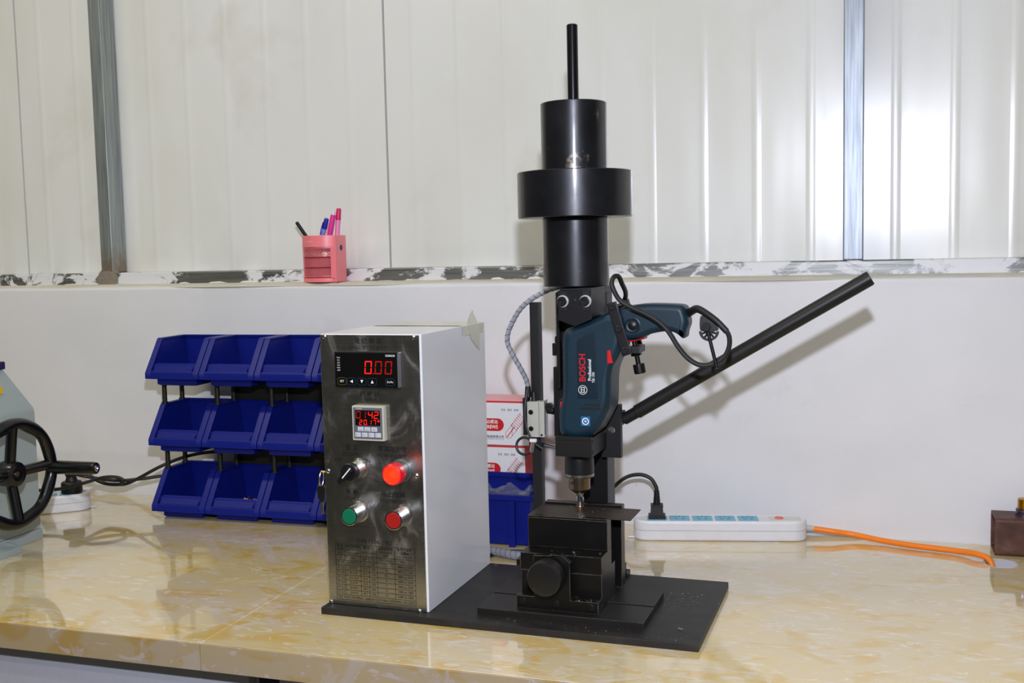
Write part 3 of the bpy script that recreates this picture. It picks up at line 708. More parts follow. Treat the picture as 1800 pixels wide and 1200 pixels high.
b.text('負載下螺釘', mid[5], .0945, YT, .0045, bold=.01).text('之轉速', mid[5], .0895, YT, .0045, bold=.01).text('DRILL SPEED R.P.M', mid[5], .0843, YT, .0030)
for j, tx in enumerate(('d', 'mm', 'kgf', 'N', 'SEC(Max)', 'Min - 1')): b.text(tx, mid[j], .0778, YT, .0045)
rows = [('ST 2.9', '0.7+0.7=1.4', '15.3', '150', '3', '1800 to 2500'), ('ST 3.5', '1+1=2', '15.3', '150', '4', '1800 to 2500'), ('ST 3.9', '1+1=2', '15.3', '150', '4.5', '1800 to 2500'), ('ST 4.2', '1.5+1.5=3', '25.5', '250', '5', '1800 to 2500'), ('ST 4.8', '2+2=4', '25.5', '250', '7', '1800 to 2500'), ('ST 5.5', '2+3=5', '35.7', '350', '11', '1000 to 1800'), ('ST 6.3', '2+3=5', '35.7', '350', '13', '1000 to 1800')]
for r, row in enumerate(rows):
    for j, tx in enumerate(row): b.text(tx, mid[j], (zl[r+2]+zl[r+3])/2, YT, .0048 if j not in (1,) or len(tx) < 8 else .0042, sx=.92)
b.text('TEST PLATE MATERIAL CARBON 0.23% MAX HARDNESS 110~125HV', (ul[0]+ul[-1])/2, .0214, YT, .0048, sx=.82)
b.build('parameter_table', ink, fp)

def seg7(b, ch, x, z, w, h, t, y, sl=.08):
    S = {'0': 'abcdef', '1': 'bc', '2': 'abged', '4': 'fgbc', '7': 'abc', '9': 'abcdfg'}[ch]; g = t*.25
    def q(P): b.flat([(x+px+(pz)*sl, z+pz) for px, pz in P], y)
    if 'a' in S: q([(t*.3+g, h-t), (t*.3+g-t*.0, h), (w-g, h), (w-t, h-t)])
    if 'd' in S: q([(g, 0), (w-g, 0), (w-t, t), (t, t)])
    if 'g' in S: q([(t*.6, h/2-t/2), (w-t*.6, h/2-t/2), (w-t*.6, h/2+t/2), (t*.6, h/2+t/2)])
    if 'f' in S: q([(0, h/2+g), (t, h/2+g+t*.4), (t, h-t-g), (0, h-g)])
    if 'e' in S: q([(0, g), (t, t+g), (t, h/2-g-t*.4), (0, h/2-g)])
    if 'b' in S: q([(w-t, h/2+g+t*.4), (w, h/2+g), (w, h-g), (w-t, h-t-g)])
    if 'c' in S: q([(w-t, t+g), (w, g), (w, h/2-g), (w-t, h/2-g-t*.4)])
led = mat('red_led', '200000', .4, emis='ff1a10', estr=1.7, var=0); led2 = mat('red_led_dim', '200000', .4, emis='e0120c', estr=.6, var=0)
# speed meter
sm = MB(); sm.box(.0300, .1258, .0088, .0176, .3180, .3672, .0010); sm = sm.build('speed_meter', blkp, cb_)
MB().box(.0318, .1235, .0083, .0089, .3195, .3658, .0002, 1).build('window', mat('display_black', '040404', .5, spec=.2), sm)
YM = .0081
b = MB(); seg7(b, '0', .0755, .3372, .0105, .0178, .0016, YM); b.box(.0884, .0896, YM-.0001, YM, .3372, .3382); b.build('digit', led, sm)
b = MB(); seg7(b, '0', .0908, .3372, .0102, .0178, .0016, YM); b.build('digit', led2, sm)
b = MB(); seg7(b, '0', .1058, .3372, .0102, .0178, .0016, YM); b.build('digit', led2, sm)
b = MB(); b.text('CONCH', .1145, .3622, YM, .0038, bold=.02)
for k, tx in enumerate(('Com', 'AL1', 'AL2', 'AL3', 'PAU', 'A/M')): b.text(tx, .0368, .3592-k*.0035, YM, .0026)
b.text('SET', .0412, .3268, YM, .0042); b.text('Zo/Rs', .1133, .3268, YM, .0038)
for u, d in ((.0555, 'l'), (.0712, 'd'), (.0868, 'u')):
    r = .0022
    P = {'l': [(-r, 0), (r, r), (r, -r)], 'd': [(-r, r), (r, r), (0, -r)], 'u': [(-r, -r), (r, -r), (0, r)]}[d]; b.flat([(u+x, .3268+z) for x, z in P], YM)
b.build('meter_lettering', wink, sm)
for u, mt in ((.0412, mat('amber_line', '7d6214', .5)), (.0555, mat('blue_line', '24465e', .5)), (.0712, mat('blue_line', '24465e', .5)), (.0868, mat('blue_line', '24465e', .5)), (.1133, mat('blue_line', '24465e', .5))):
    b = MB(); a, h, r = .0066, .0050, .0014
    P = chaikin([(u-a+r, .3268-h), (u+a-r, .3268-h), (u+a, .3268-h+r), (u+a, .3268+h-r), (u+a-r, .3268+h), (u-a+r, .3268+h), (u-a, .3268+h-r), (u-a, .3268-h+r)], 1); Q = offset_poly(P, .00035)
    b.loft([[(p[0], YM, p[1]) for p in P], [(p[0], YM, p[1]) for p in Q]], True, False); b.build('key_outline', mt, sm)
MB().box(.1246, .1260, .0084, .0176, .3190, .3664, .0005).build('film_edge', mat('clear_film', '7b7b7e', .2, .5, .3, 120), sm)
# timer
tm = MB(); tm.box(.0545, .1025, .0080, .0176, .2458, .2936, .0012); tm = tm.build('timer', mat('ivory_plastic', 'b9b7a6', .5), cb_)
MB().box(.0568, .1000, .0073, .0081, .2485, .2914, .0003, 1).build('fascia', mat('slate_fascia', '5c6069', .5), tm)
MB().box(.0598, .0972, .0068, .0074, .2668, .2878, .0002, 1).build('window', mat('display_black', '040404', .5, spec=.2), tm)
YM = .0066
for ch, u, mt in (('0', .0612, led2), ('1', .0690, led2), ('4', .0792, led), ('2', .0880, led)):
    b = MB(); seg7(b, ch, u, .2766, .0068, .0100, .0012, YM); b.build('digit', mt, tm)
for ch, u in (('2', .0655), ('0', .0725), ('1', .0795), ('7', .0862)):
    b = MB(); seg7(b, ch, u, .2680, .0046, .0070, .0009, YM)
    if ch == '0': b.box(.0778, .0785, YM-.0001, YM, .2680, .2687)
    b.build('digit', led, tm)
MB().lathe((.0950, YM, .2735), (0, -1, 0), [(.0015, 0), (0, .0001)], 12).build('status_dot', led, tm)
for k in range(3): MB().box(.0632+k*.0102, .0722+k*.0102, .0066, .0074, .2588, .2648, .0003, 1).build('key', mat('pale_key', 'b9c0c8', .5), tm)
for k in range(4): MB().box(.0590+k*.0101, .0678+k*.0101, .0066, .0074, .2510, .2572, .0003, 1).build('key', mat('pale_key', 'b9c0c8', .5), tm)
b = MB().text('mode', .0677, .2605, .0064, .0026).text('clear', .0779, .2605, .0064, .0026)
for k, ch in enumerate('4321'): b.text(ch, .0612+k*.0101, .2540, .0064, .0034)
b.build('key_lettering', ink, tm)
MB().text('RST', .0881, .2612, .0064, .0030).build('reset_lettering', rink, tm)
MB().text('CONCH', .0655, .2896, .0071, .0026).build('timer_lettering', wink, tm)
# pilot devices
def collar(parent, u, z, r0, depth, name='collar', m=chrome):
    return MB().lathe((u, YP, z), (0, -1, 0), [(r0+.0026, 0), (r0+.0030, .0012), (r0+.0016, .004), (r0+.0008, depth), (r0-.0008, depth+.0006), (r0-.0012, depth-.001), (0, depth-.001)], 40).build(name, m, parent)
def push(u, z, r, col, label):
    e = collar(cb_, u, z, r, .0275, 'push_button'); e['label'] = label
    MB().lathe((u, YP, z), (0, -1, 0), [(r-.0010, .026), (r-.0010, .0278), (r-.0018, .0286), (0, .0286)], 36).build('button_cap', mat(col[0], col[1], .4), e)
    MB().lathe((u, YP, z), (0, -1, 0), [(r-.0004, .0262), (r+.0002, .0280), (r-.0010, .0282), (r-.0011, .0262)], 36).build('dark_ring', blkp, e)
push(.0545, .1443, .0118, ('green_button', '0b6a4a'), 'green start button'); push(.1205, .1428, .0122, ('red_button', '9c1a18'), 'red stop and reset button')
e = collar(cb_, .0565, .2052, .0112, .0200, 'selector_switch')
k = MB().lathe((.0565, YP, .2052), (0, -1, 0), [(.0122, .0200), (.0122, .0290), (.0112, .0300), (0, .0300)], 36)
ca, sa = math.cos(math.radians(228)), math.sin(math.radians(228))
def rot(x, z): return (.0565+x*ca-z*sa, .2052+x*sa+z*ca)
k.prism([rot(*p) for p in ((.006, -.0052), (.0185, -.0030), (.0190, 0), (.0185, .0030), (.006, .0052), (-.008, .0045), (-.008, -.0045))], YP-.0290, YP-.0360, 'y', .0006)
k = k.build('knob', blkp, e); MB().prism([rot(*p) for p in ((-.010, -.0008), (.0090, -.0008), (.0090, .0008), (-.010, .0008))], YP-.0361, YP-.0363, 'y').build('pointer', wink, k)
e = MB().lathe((.1210, YP, .2050), (0, -1, 0), [(.0160, 0), (.0160, .003), (.0148, .0035), (.0148, .016), (.0120, .016)], 40).build('pilot_lamp', mat('grey_collar', '6c6c6c', .35, .6), cb_); e['label'] = 'lit orange red power lamp'
MB().lathe((.1210, YP, .2050), (0, -1, 0), [(.0148, .0162), (.0148, .026), (.0142, .0285), (.0128, .0296), (.0115, .0290), (.0115, .0162)], 40).build('lens_ring', mat('red_lens', 'b80f22', .25, emis='c00a20', estr=.35, var=0), e)
MB().lathe((.1210, YP, .2050), (0, -1, 0), [(.0126, .0240), (.0126, .0290), (.0100, .0304), (0, .0310)], 40).build('lens', mat('lamp_glow', '400500', .3, emis='ff3010', estr=1.6, var=0), e)
light('pilot_lamp_glow', 'POINT', toworld((.1210, -.022, .2050), 'M'), .02, (1, .12, .05), shadow_soft_size=.01)
# lock and key on the left side
lk = MB().cyl((U0, .036, .1900), (U0-.0045, .036, .1900), .0075, n=24, bev=.0006).build('cam_lock', chrome, cb_)
ky = thing('door_key', 'black headed key on a ring hanging at the left side of the box', 'key', (-.012, .036, .133), 'M')
MB().tube([(-.0120+.0010*math.sin(a), .036+.0100*math.cos(a)*.6, .1835+.0115*math.sin(a)) for a in (2*math.pi*k/18 for k in range(18))], .0008, 6, closed=True, sub=2).tube([(U0-.004, .036, .190), (-.005, .036, .1935), (-.0115, .0355, .1940)], .0012, 6).build('key_ring', mat('brass_ring', 'cbbf8e', .25, 1.0), ky)
MB().prism(chaikin([(-.0205, .174), (-.006, .174), (-.008, .150), (-.0170, .150)], 1), .0340, .0380, 'y', .0008).build('key_head', blkp, ky)
MB().box(-.0145, -.0105, .0350, .0370, .1330, .1505, .0004).build('key_blade', zinc, ky)
# yellowed tape on the top
b = MB(); tape = mat('yellowed_tape', 'd0cfba', .25, coat=.3, var=.1)
b.loft([[(u, v, z) for v in (.165, .200, .250)] for u, z in ((.010, .3911), (.06, .3914), (.10, .3911), (.152, .3912), (.1566, .3900), (.1568, .3760))], False, False)
b.loft([[(.1566, .182, .3912), (.1566, .226, .3912)], [(.1530, .196, .3980), (.1535, .228, .3985)], [(.1500, .213, .4060), (.1508, .226, .4050)], [(.1485, .226, .4105), (.1490, .229, .4100)]], False, False)
b.loft([[(.1569, .19, .3900), (.1569, .231, .3900)], [(.1571, .197, .370), (.1571, .232, .372)], [(.1570, .218, .357), (.1570, .233, .352)], [(.1572, .231, .3495), (.1572, .2335, .349)]], False, False)
b.build('adhesive_tape', tape, cb_, recalc=False)
sw = thing('conduit_hose', 'grey spiral hose on the worktop from control box towards the stand', 'hose', (-.55, 1.63, .0), 'W')
hp0 = [(-.625, 1.60, .0085), (-.60, 1.637, .0085), (-.575, 1.640, .0085), (-.545, 1.629, .0085), (-.515, 1.622, .0085), (-.48, 1.622, .0085)]
MB().tube(hp0, .0068, 14).build('hose', mat('grey_hose', '8b8e98', .4), sw)
b = MB(); sp = smoothpath(hp0, 40); hp = []; tot = 0
for i, p in enumerate(sp):
    t = (sp[min(i+1, len(sp)-1)]-sp[max(i-1, 0)]).normalized(); x_, y_, _ = basis(t); tot += (sp[i]-sp[i-1]).length if i else 0
    a = tot/.010*2*math.pi; hp.append(p+(x_*math.cos(a)+y_*math.sin(a))*.0066)
b.tube(hp, .0006, 5, smooth=False).build('hose_seam', mat('seam_dark', '4a4c54', .5), sw)
o = MB().tube([(-.62, 1.60, .0033), (-.59, 1.615, .0033), (-.565, 1.652, .0033), (-.53, 1.668, .0033), (-.46, 1.672, .0033)], .0032, 8).build('floor_lead', rub, origin=(-.55, 1.64, 0)); o.name = 'black_lead'
tag(o, 'black lead lying on the worktop behind the grey spiral hose', 'cable')

# ================================================================ BLUE BINS
def make_bin():
    r = thing('storage_bin', 'x', 'storage bin', (0, 0, 0), group='stacked blue bins')
    Wd, D = .1155, .128; hw = Wd/2; th = .0022
    # profile in depth (y) / height (z): front lip at y=0
    side = [(.010, .0142), (.1275, .0142), (.1275, .0885), (.0455, .0855), (.012, .030)]
    b = MB()
    for s in (-1, 1):
        x0 = s*(hw-.010); x1 = s*(hw-.006)   # tapered side walls
        ring0 = [(s*(hw-.0145 if z < .02 else hw-.0065), y, z) for y, z in side]
        ring1 = [(s*(hw-.0170 if z < .02 else hw-.0088), y, z) for y, z in side]
        b.loft([ring0, ring1])
    b.box(-hw+.0145, hw-.0145, .010, .1275, .0142, .0165)                                  # floor
    b.box(-hw+.0075, hw-.0075, .1250, .1275, .0150, .0885)                                 # back wall
    b.prism([(.010, .0145), (.0125, .0145), (.0185, .0405), (.0160, .0415), (.006, .019)], -hw+.011, hw-.011, 'x')   # low front wall
    b.box(-hw+.0145, hw-.0145, .0165, .1200, .0015, .0145, .002)                             # foot
    b.box(-hw+.0175, hw-.0175, .0200, .1150, .0, .003, .001)
    b.build('tub', blue, r)
    b = MB()
    for s in (-1, 1):                                                                       # slanted side flanges
        P = [(.0, .0145), (.0, .0255), (.0425, .0855), (.0455, .0890), (.128, .0892), (.128, .0850), (.0470, .0845), (.0070, .0260), (.0070, .0145)]
        b.prism(P, s*hw, s*(hw-.0115), 'x', .0006)
    b.prism([(.0, .0142), (.0, .0255), (.0025, .0290), (.0070, .0268), (.0075, .0142)], -hw+.0115, hw-.0115, 'x', .0006)
    b.box(-hw+.0116, hw-.0116, .1215, .1280, .0850, .0892, .0006)
    b.build('rim', blue, r)
    b = MB().prism([(.0045, .0290), (.0190, .0425), (.0205, .0412), (.0065, .0276)], -hw+.015, hw-.017, 'x', .0004); b.build('label_slot', blue, r)
    return r
def add_posts(root, n=2):
    pm = mat('bin_post_black', '15160f', .5)
    for s in (-1, 1):
        for y in (.050, .108):
            if s == 1 and n == 1: continue
            b = MB().cyl((s*.0512, y, .0885), (s*.0512, y, .1300), .0046, n=14).cyl((s*.0512, y, .0887), (s*.0512, y, .0915), .0066, n=14).cyl((s*.0512, y, .1262), (s*.0512, y, .1290), .0062, n=14)
            o = b.build('stacking_post', pm, root); 
proto = make_bin()
ORG[proto.name] = Vector((0, 0, 0))
BX0, BPX, BY, BDY = -1.2443, .1172, 1.7300, .0016
rown = ['bottom', 'middle', 'top']; coln = ['leftmost', 'second from the left', 'third from the left', 'rightmost, half hidden by the control box']
protoP = make_bin(); add_posts(protoP, 1)
first_p, first_t = True, True
PCLEAN = protoP
for r in range(3):
    for c in range(4):
        src = PCLEAN if r < 2 else proto
        if r < 2 and first_p: o = protoP; first_p = False
        elif r == 2 and first_t: o = proto; first_t = False
        else: o = copy_tree(src)
        o.location = toworld((BX0+c*BPX, BY+c*.0022, r*.1280), 'W'); o.rotation_euler.z = .018
        if r < 2 and c > 0:
            ORG[o.name] = Vector((0, 0, 0)); MB().box(-.0560, .0560, .1165, .1190, .0893, .1275, .0004).build('back_plate', mat('bin_post_black', '15160f', .5), o)
        o['label'] = ('blue plastic storage bin in the %s row, %s' % (rown[r], coln[c]))
random.seed(5)
for j, (cx, lab) in enumerate(((BX0+BPX, 'small brass screws lying in the second bin of the bottom row'), (BX0+2*BPX, 'small brass screws lying in the third bin of the bottom row'))):
    b = MB()
    for i in range(60):
        p = Vector((cx+random.uniform(.0, .034), BY+.004+.022+random.uniform(0, .03), .0185+random.uniform(0, .018))); d = Vector((random.uniform(-1, 1), random.uniform(-1, 1), random.uniform(-.3, .3))).normalized()
        b.cyl(p, p+d*.010, .0013, .0006, n=6).cyl(p, p-d*.0012, .0026, n=6)
    o = b.build('loose_screws', mat('brass_screws', 'b98f4a', .3, .9), origin=(cx, BY+.05, .0165)); tag(o, lab, 'screws', kind='stuff')

# ================================================================ GREY HAND CRANK MACHINE (left edge)
gmach = thing('crank_machine', 'pale grey green machine housing with a black handwheel at the left edge', 'machine', (-1.6, 1.42, 0))
gg = mat('grey_green_enamel', 'a3aeab', .4, var=.04, vscale=20)
YC = 1.412
def hood(z, y1, x1): return [(-1.86, 2*YC-y1, z), (x1, 2*YC-y1, z), (x1, y1, z), (-1.86, y1, z)]
b = MB(); b.loft([hood(.0205, 1.5535, -1.408), hood(.2300, 1.5545, -1.408), hood(.2385, 1.5530, -1.4088), hood(.2460, 1.5495, -1.412), hood(.3120, 1.5065, -1.428)]); b.build('housing', gg, gmach, ang=40)
MB().box(-1.87, -1.4065, 2*YC-1.556, 1.556, .0, .0195, .001).build('plinth', gg, gmach)
MB().box(-1.40, -1.3753, YC-.06, 1.4688, .0, .0113, .0008).prism([(-1.4064, .0), (-1.376, .0), (-1.376, .0113), (-1.4064, .017)], 1.4640, 1.4700, 'y').build('foot_flange', gg, gmach)
MB().box(-1.86, -1.4225, 2*YC-1.508, 1.508, .3122, .3250, .001).build('top_cap', mat('navy_trim', '23204f', .4), gmach)
MB().box(-1.858, -1.4235, 2*YC-1.507, 1.507, .3250, .3262, .0004).build('cap_plate', zinc, gmach)
xs_ = -1.4195
b = MB(); b.loft([[( -1.4185, 1.440, .2740), (-1.4185, 1.4720, .2740)], [(-1.4222, 1.440, .2900), (-1.4222, 1.4690, .2900)]], False, False)
bb = MB().prism([(1.458, .2715), (1.4915, .2715), (1.4890, .2840), (1.458, .2840)], -1.4215, -1.4150, 'x'); b.bm.free(); bb.build('yellow_label', mat('yellow_sticker', 'e3bf14', .5), gmach)
MB().cyl((-1.4085, YC, .149), (-1.350, YC, .149), .021, .017, n=28, bev=.001).build('shaft_boss', blkp, gmach)
gl = mat('gloss_black_bakelite', '070708', .28, coat=.18, var=.02)
hwl = thing('handwheel_root', None, None) if False else None
XW = -1.325
def wheel_pt(a, r, x=XW): return (x, YC+r*math.cos(a), .1505+r*math.sin(a))
# rim: ring with flattened (scalloped) inner side
b = MB(); n = 96; rings = []
for i in range(n):
    a = 2*math.pi*i/n; sc_ = abs(math.sin(4*a+.4)); ri = .0735-.0030*sc_**2; ro = .0925
    cy, rw, rh = (ri+ro)/2, (ro-ri)/2, .0095
    rings.append([(XW+rh*math.sin(t), YC+(cy+rw*math.cos(t))*math.cos(a), .1505+(cy+rw*math.cos(t))*math.sin(a)) for t in (2*math.pi*k/14 for k in range(14))])
rings.append(rings[0]); b.loft(rings, True, False); rim = b.build('handwheel_rim', gl, gmach)
for k in range(4):
    a = k*math.pi/2+math.radians(1)
    MB().tube([(XW-.010, YC+.012*math.cos(a), .1505+.012*math.sin(a)), (XW-.005, YC+.045*math.cos(a), .1505+.045*math.sin(a)), (XW, YC+.078*math.cos(a), .1505+.078*math.sin(a))], .0088, 14).build('spoke', gl, gmach)
MB().lathe((XW-.026, YC, .1505), (1, 0, 0), [(.020, 0), (.022, .006), (.022, .022), (.020, .030), (.012, .032), (.011, .029), (0, .029)], 40).build('hub', gl, gmach)
MB().cyl((XW+.002, YC, .1505), (XW+.0045, YC, .1505), .0045, n=16).build('hub_screw', mat('brass_ring', 'cbbf8e', .25, 1.0), gmach)
hy, hz = YC+.0815*math.cos(math.radians(-3)), .1505+.0815*math.sin(math.radians(-3))
MB().lathe((XW, hy, hz), (1, 0, .02), [(.0105, 0), (.0105, .010), (.0118, .014), (.0112, .05), (.0108, .088), (.0098, .0935), (.0060, .0945), (.0060, .0935), (0, .0935)], 28).build('crank_grip', gl, gmach)
MB().lathe((XW+.0930, hy, hz+.002), (1, 0, .02), [(.0058, 0), (.0058, .0024), (.0040, .0030), (.0026, .0030), (.0026, .0012), (0, .0012)], 20).build('grip_screw', chrome, gmach)

# ================================================================ POWER STRIPS
def strip(name, label, L=.292, Wd=.046, n=5):
    r = thing(name, label, 'power strip', (0, 0, 0), group='white power strips')
    def stad(off, z, k=12):
        rr = Wd/2-off; P = []
        for i in range(k+1): a = -math.pi/2+math.pi*i/k; P.append((L/2-Wd/2+rr*math.cos(a), rr*math.sin(a), z))
        for i in range(k+1): a = math.pi/2+math.pi*i/k; P.append((-L/2+Wd/2+rr*math.cos(a), rr*math.sin(a), z))
        return P
    MB().loft([stad(.002, .0005), stad(.0005, .002), stad(0, .004), stad(0, .0178)]).build('lower_shell', white_p, r)
    MB().loft([stad(0, .0184), stad(0, .0300), stad(.0008, .0325), stad(.0025, .0345), stad(.0032, .0346), stad(.0036, .0340), stad(.0060, .0340)]).build('upper_shell', white_p, r)
    MB().loft([stad(.0012, .0176), stad(.0012, .0186)]).build('seam', mat('seam_grey', '77777c', .6), r)
    for i in range(n):
        x = -L/2+.040+i*.0385
        o = MB().box(x-.0165, x+.0165, -.0165, .0165, .0340, .0350, .0008).build('socket', mat('sky_blue_socket', '6fb4cf', .45), r)
        b = MB()
        for dx, dy, lx, ly in ((0, .0095, .0008, .003), (-.0075, .0065, .003, .0008), (.0075, .0065, .003, .0008), (-.0055, -.0065, .0028, .0009), (.0055, -.0065, .0028, .0009)): b.box(x+dx-lx, x+dx+lx, dy-ly, dy+ly, .0350, .0352)
        b.build('socket_slots', mat('slot_black2', '1d3a47', .6), o)
    MB().box(L/2-.0620, L/2-.010, -.0150, .0150, .0340, .0349, .0008).build('switch_plate', mat('ivory_white', 'd0d0ca', .45), r)
    MB().lathe((L/2-.046, 0, .0347), (0, 0, 1), [(.0072, 0), (.0072, .0016), (.0055, .0026), (0, .0030)], 28).build('switch_button', mat('coral_red', 'e0705c', .4), r)
    MB().box(-L/2-.009, -L/2+.002, -.0045, .0045, .0005, .0035, .0008).build('mounting_tab', white_p, r)
    MB().cyl((L/2-.003, 0, .0185), (L/2+.0125, 0, .0175), .0052, .0046, n=16).build('cord_boss', grey_p, r)
    return r
s1 = strip('power_strip', 'white power strip with five blue sockets right of the test stand')
a1 = math.radians(12); s1.rotation_euler.z = a1
L = .292
def onstrip(lx, ly, z, c, a): return Vector((c[0]+lx*math.cos(a)-ly*math.sin(a), c[1]+lx*math.sin(a)+ly*math.cos(a), z))
C1 = (-.2335, 1.8370); s1.location = toworld((C1[0], C1[1], 0), 'W')
s2 = copy_tree(s1); s2['label'] = 'white power strip behind the black handwheel at the left'
a2 = math.radians(40+180); C2 = (-1.5935, 1.682); s2.location = toworld((C2[0], C2[1], 0), 'W'); s2.rotation_euler.z = a2
# plug on the right strip
pb = onstrip(-L/2+.040, 0, .0350, C1, a1)
pg = thing('power_plug', 'black rectangular mains plug in the first socket of the right power strip', 'plug', pb)
def bxr(b, hx, hy, z0, z1, tx=None, ty=None):
    tx = tx or hx; ty = ty or hy
    b.loft([[tuple(Vector((pb.x, pb.y, 0))+Matrix.Rotation(a1, 3, 'Z') @ Vector((sx*h, sy*k, z))) for sx, sy in ((-1, -1), (1, -1), (1, 1), (-1, 1))] for h, k, z in ((hx, hy, z0), (tx, ty, z1))])
    return b
b = bxr(MB(), .0145, .0120, .0352, .0405); bxr(b, .0110, .0095, .0405, .0545, .0100, .0085); bxr(b, .0105, .0085, .0545, .0590); b.build('plug_body', rub, pg)
b = MB()
for k in range(6): b.lathe((pb.x, pb.y, .0590+k*.0040), (0, 0, 1), [(.0062-.0003*k, 0), (.0064-.0003*k, .0026), (.0048-.0002*k, .0028), (.0048-.0002*k, .0041)], 16)
b.build('strain_relief', rub, pg)
cp2 = [(pb.x, pb.y, .080), (pb.x-.001, pb.y, .089), (pb.x-.011, pb.y, .1035), (pb.x-.030, pb.y, .1090), (pb.x-.055, pb.y, .1020), (pb.x-.080, pb.y-.010, .0800), (pb.x-.088, pb.y-.10, .066), (pb.x-.070, pb.y-.185, .068), (pb.x-.052, pb.y-.235, .075)]
MB().tube(cp2, .0033, 10).build('plug_cord', rub, pg)
# orange cord
e1 = onstrip(L/2+.0120, 0, .0172, C1, a1)
oc = [tuple(e1), (e1.x+.03, e1.y-.002, .0150), (-.0148, 1.872, .0105), (.03, 1.858, .0068), (.0734, 1.842, .0062), (.112, 1.832, .0060), (.1455, 1.822, .0062), (.170, 1.806, .0080), (.1865, 1.795, .0040), (.1930, 1.787, -.012), (.1940, 1.7855, -.031)]
o = MB().tube(oc, .0048, 12).build('extension_cord', mat('orange_pvc', 'f0801c', .4), origin=(.05, 1.84, .0)); tag(o, 'orange extension cord running from the right power strip into the cable hole', 'cord')
# left plug and its cables
p2 = Vector((-1.4945, 1.7560, .0350)); p2 = onstrip(-L/2+.040-.006, 0, .0350, C2, a2)
pl = thing('round_plug', 'black round mains plug in the left power strip behind the handwheel', 'plug', p2)
MB().lathe(p2, (0, 0, 1), [(.0190, .0002), (.0205, .002), (.0200, .020), (.0180, .0225), (.0120, .0235), (.0095, .032), (.0115, .036), (.0118, .039), (.0095, .0405), (0, .0405)], 32).build('plug_body', rub, pl)
ct = Vector((p2.x, p2.y, p2.z+.038))
MB().tube([(p2.x-.012, p2.y, p2.z+.0385), (ct.x+.008, ct.y, ct.z), (-1.482, 1.772, .0640), (-1.43, 1.786, .0560), (-1.39, 1.80, .0570), (-1.335, 1.846, .0600), (-1.295, 1.874, .0610), (-1.25, 1.882, .0620), (-1.15, 1.886, .06)], .0034, 10).build('plug_cord', rub, pl)
kk = thing('looped_cable', 'black cable with a loose loop between the left strip and the blue bins', 'cable', (-1.45, 1.79, .03))
MB().tube([(-1.66, 1.670, .0445), (-1.60, 1.695, .0450), (-1.5245, 1.722, .0470), (-1.4912, 1.724, .0530), (-1.4560, 1.735, .0620), (-1.4380, 1.765, .0665), (-1.4196, 1.782, .0638), (-1.4075, 1.784, .0574), (-1.4206, 1.788, .0480), (-1.4548, 1.790, .0475), (-1.4830, 1.790, .0560), (-1.5050, 1.790, .0680), (-1.525, 1.790, .0740)], .0034, 10).build('loop', rub, kk)
MB().tube([(-1.525, 1.790, .0740), (-1.50, 1.7925, .0640), (-1.4640, 1.7950, .0480), (-1.4364, 1.7950, .0460), (-1.4100, 1.7950, .0480), (-1.3810, 1.7960, .0602), (-1.3257, 1.802, .0879), (-1.2917, 1.845, .1010), (-1.2457, 1.876, .1050), (-1.17, 1.884, .1050)], .0034, 10).build('tail', rub, kk)

# ================================================================ SCREW CARTONS AND BIN BEHIND
cardw = mat('white_card', 'dcdce0', .45, var=.02); cardr = mat('red_card', 'c2252c', .4, var=.05); cardp = mat('pink_card', 'e7a2a8', .45)
def carton(xr, y0, z0, label, rotz=0.):
    Wc, Dc, Hc = .150, .085, .0785
    r = thing('screw_carton', label, 'carton', (xr-Wc/2, y0+Dc/2, z0), group='stacked screw cartons')
    x0, x1, y1, z1 = xr-Wc, xr, y0+Dc, z0+Hc
    MB().box(x0, x1, y0, y1, z0+.0003, z1, .0006).build('carton_body', cardr, r)
    MB().box(x0+.0005, x1-.0012, y0-.0004, y0+.0003, z0+.0010, z1-.0030, .0001, 1).build('front_label', cardw, r)
    MB().box(x0+.001, x1-.001, y0+.0015, y1-.001, z1-.0003, z1+.0004).build('lid_print', cardp, r)
    yf = y0-.0006
    b = MB(); pr = xr-.0465; zc = z0+.0365; hh = .0112
    P = [(pr-.075, zc-hh), (pr-hh, zc-hh)]+[(pr-hh+hh*math.cos(a), zc+hh*math.sin(a)) for a in (-math.pi/2+math.pi*i/14 for i in range(1, 14))]+[(pr-hh, zc+hh), (pr-.075, zc+hh)]
    b.flat(P, yf)
    # self drilling screw line drawing
    tip = Vector((xr-.0425, z0+.0135)); d = Vector((math.cos(math.radians(52)), math.sin(math.radians(52)))); n = Vector((-d.y, d.x))
    def ln(p, q, wd=.0007):
        t = (q-p).normalized(); m2 = Vector((-t.y, t.x))*wd/2; b.flat([tuple(p+m2), tuple(q+m2), tuple(q-m2), tuple(p-m2)], yf)
    w2 = .0062
    a0, a1_ = tip+d*.006+n*w2, tip+d*.006-n*w2
    ln(tip, a0); ln(tip, a1_); ln(a0, a0+d*.022); ln(a1_, a1_+d*.022); ln(a1_+d*.004, a0+d*.020); ln(tip+d*.002, tip+d*.026, .0016)
    for k in range(7):
        c = tip+d*(.024+.0042*k); ln(c+n*.0082, c-n*.0082-d*.001, .0008); ln(c+n*.0060, c+n*.006+d*.0042, .0006); ln(c-n*.0060, c-n*.006+d*.0042, .0006)
    b.build('red_print', rink, r)
    b = MB().text('自钻螺丝', pr-.0255, zc+.0048, yf-.0002, .0076, bold=.008).text('SCREWS', pr-.0255, zc-.0042, yf-.0002, .0090, bold=.02, sx=.86); b.build('white_print', wink, r)
    b = MB().text('固件制造有限公司', pr-.021, z0+.0150, yf, .0052, bold=.012).text('FASTENER MANUFACTURING CO.,LTD', pr-.021, z0+.0110, yf, .0024)
    b.text('安全   稳定   高强', xr-.0350, z1-.0155, yf, .0042); b.build('black_print', ink, r)
    r.rotation_euler.z = rotz
    return r
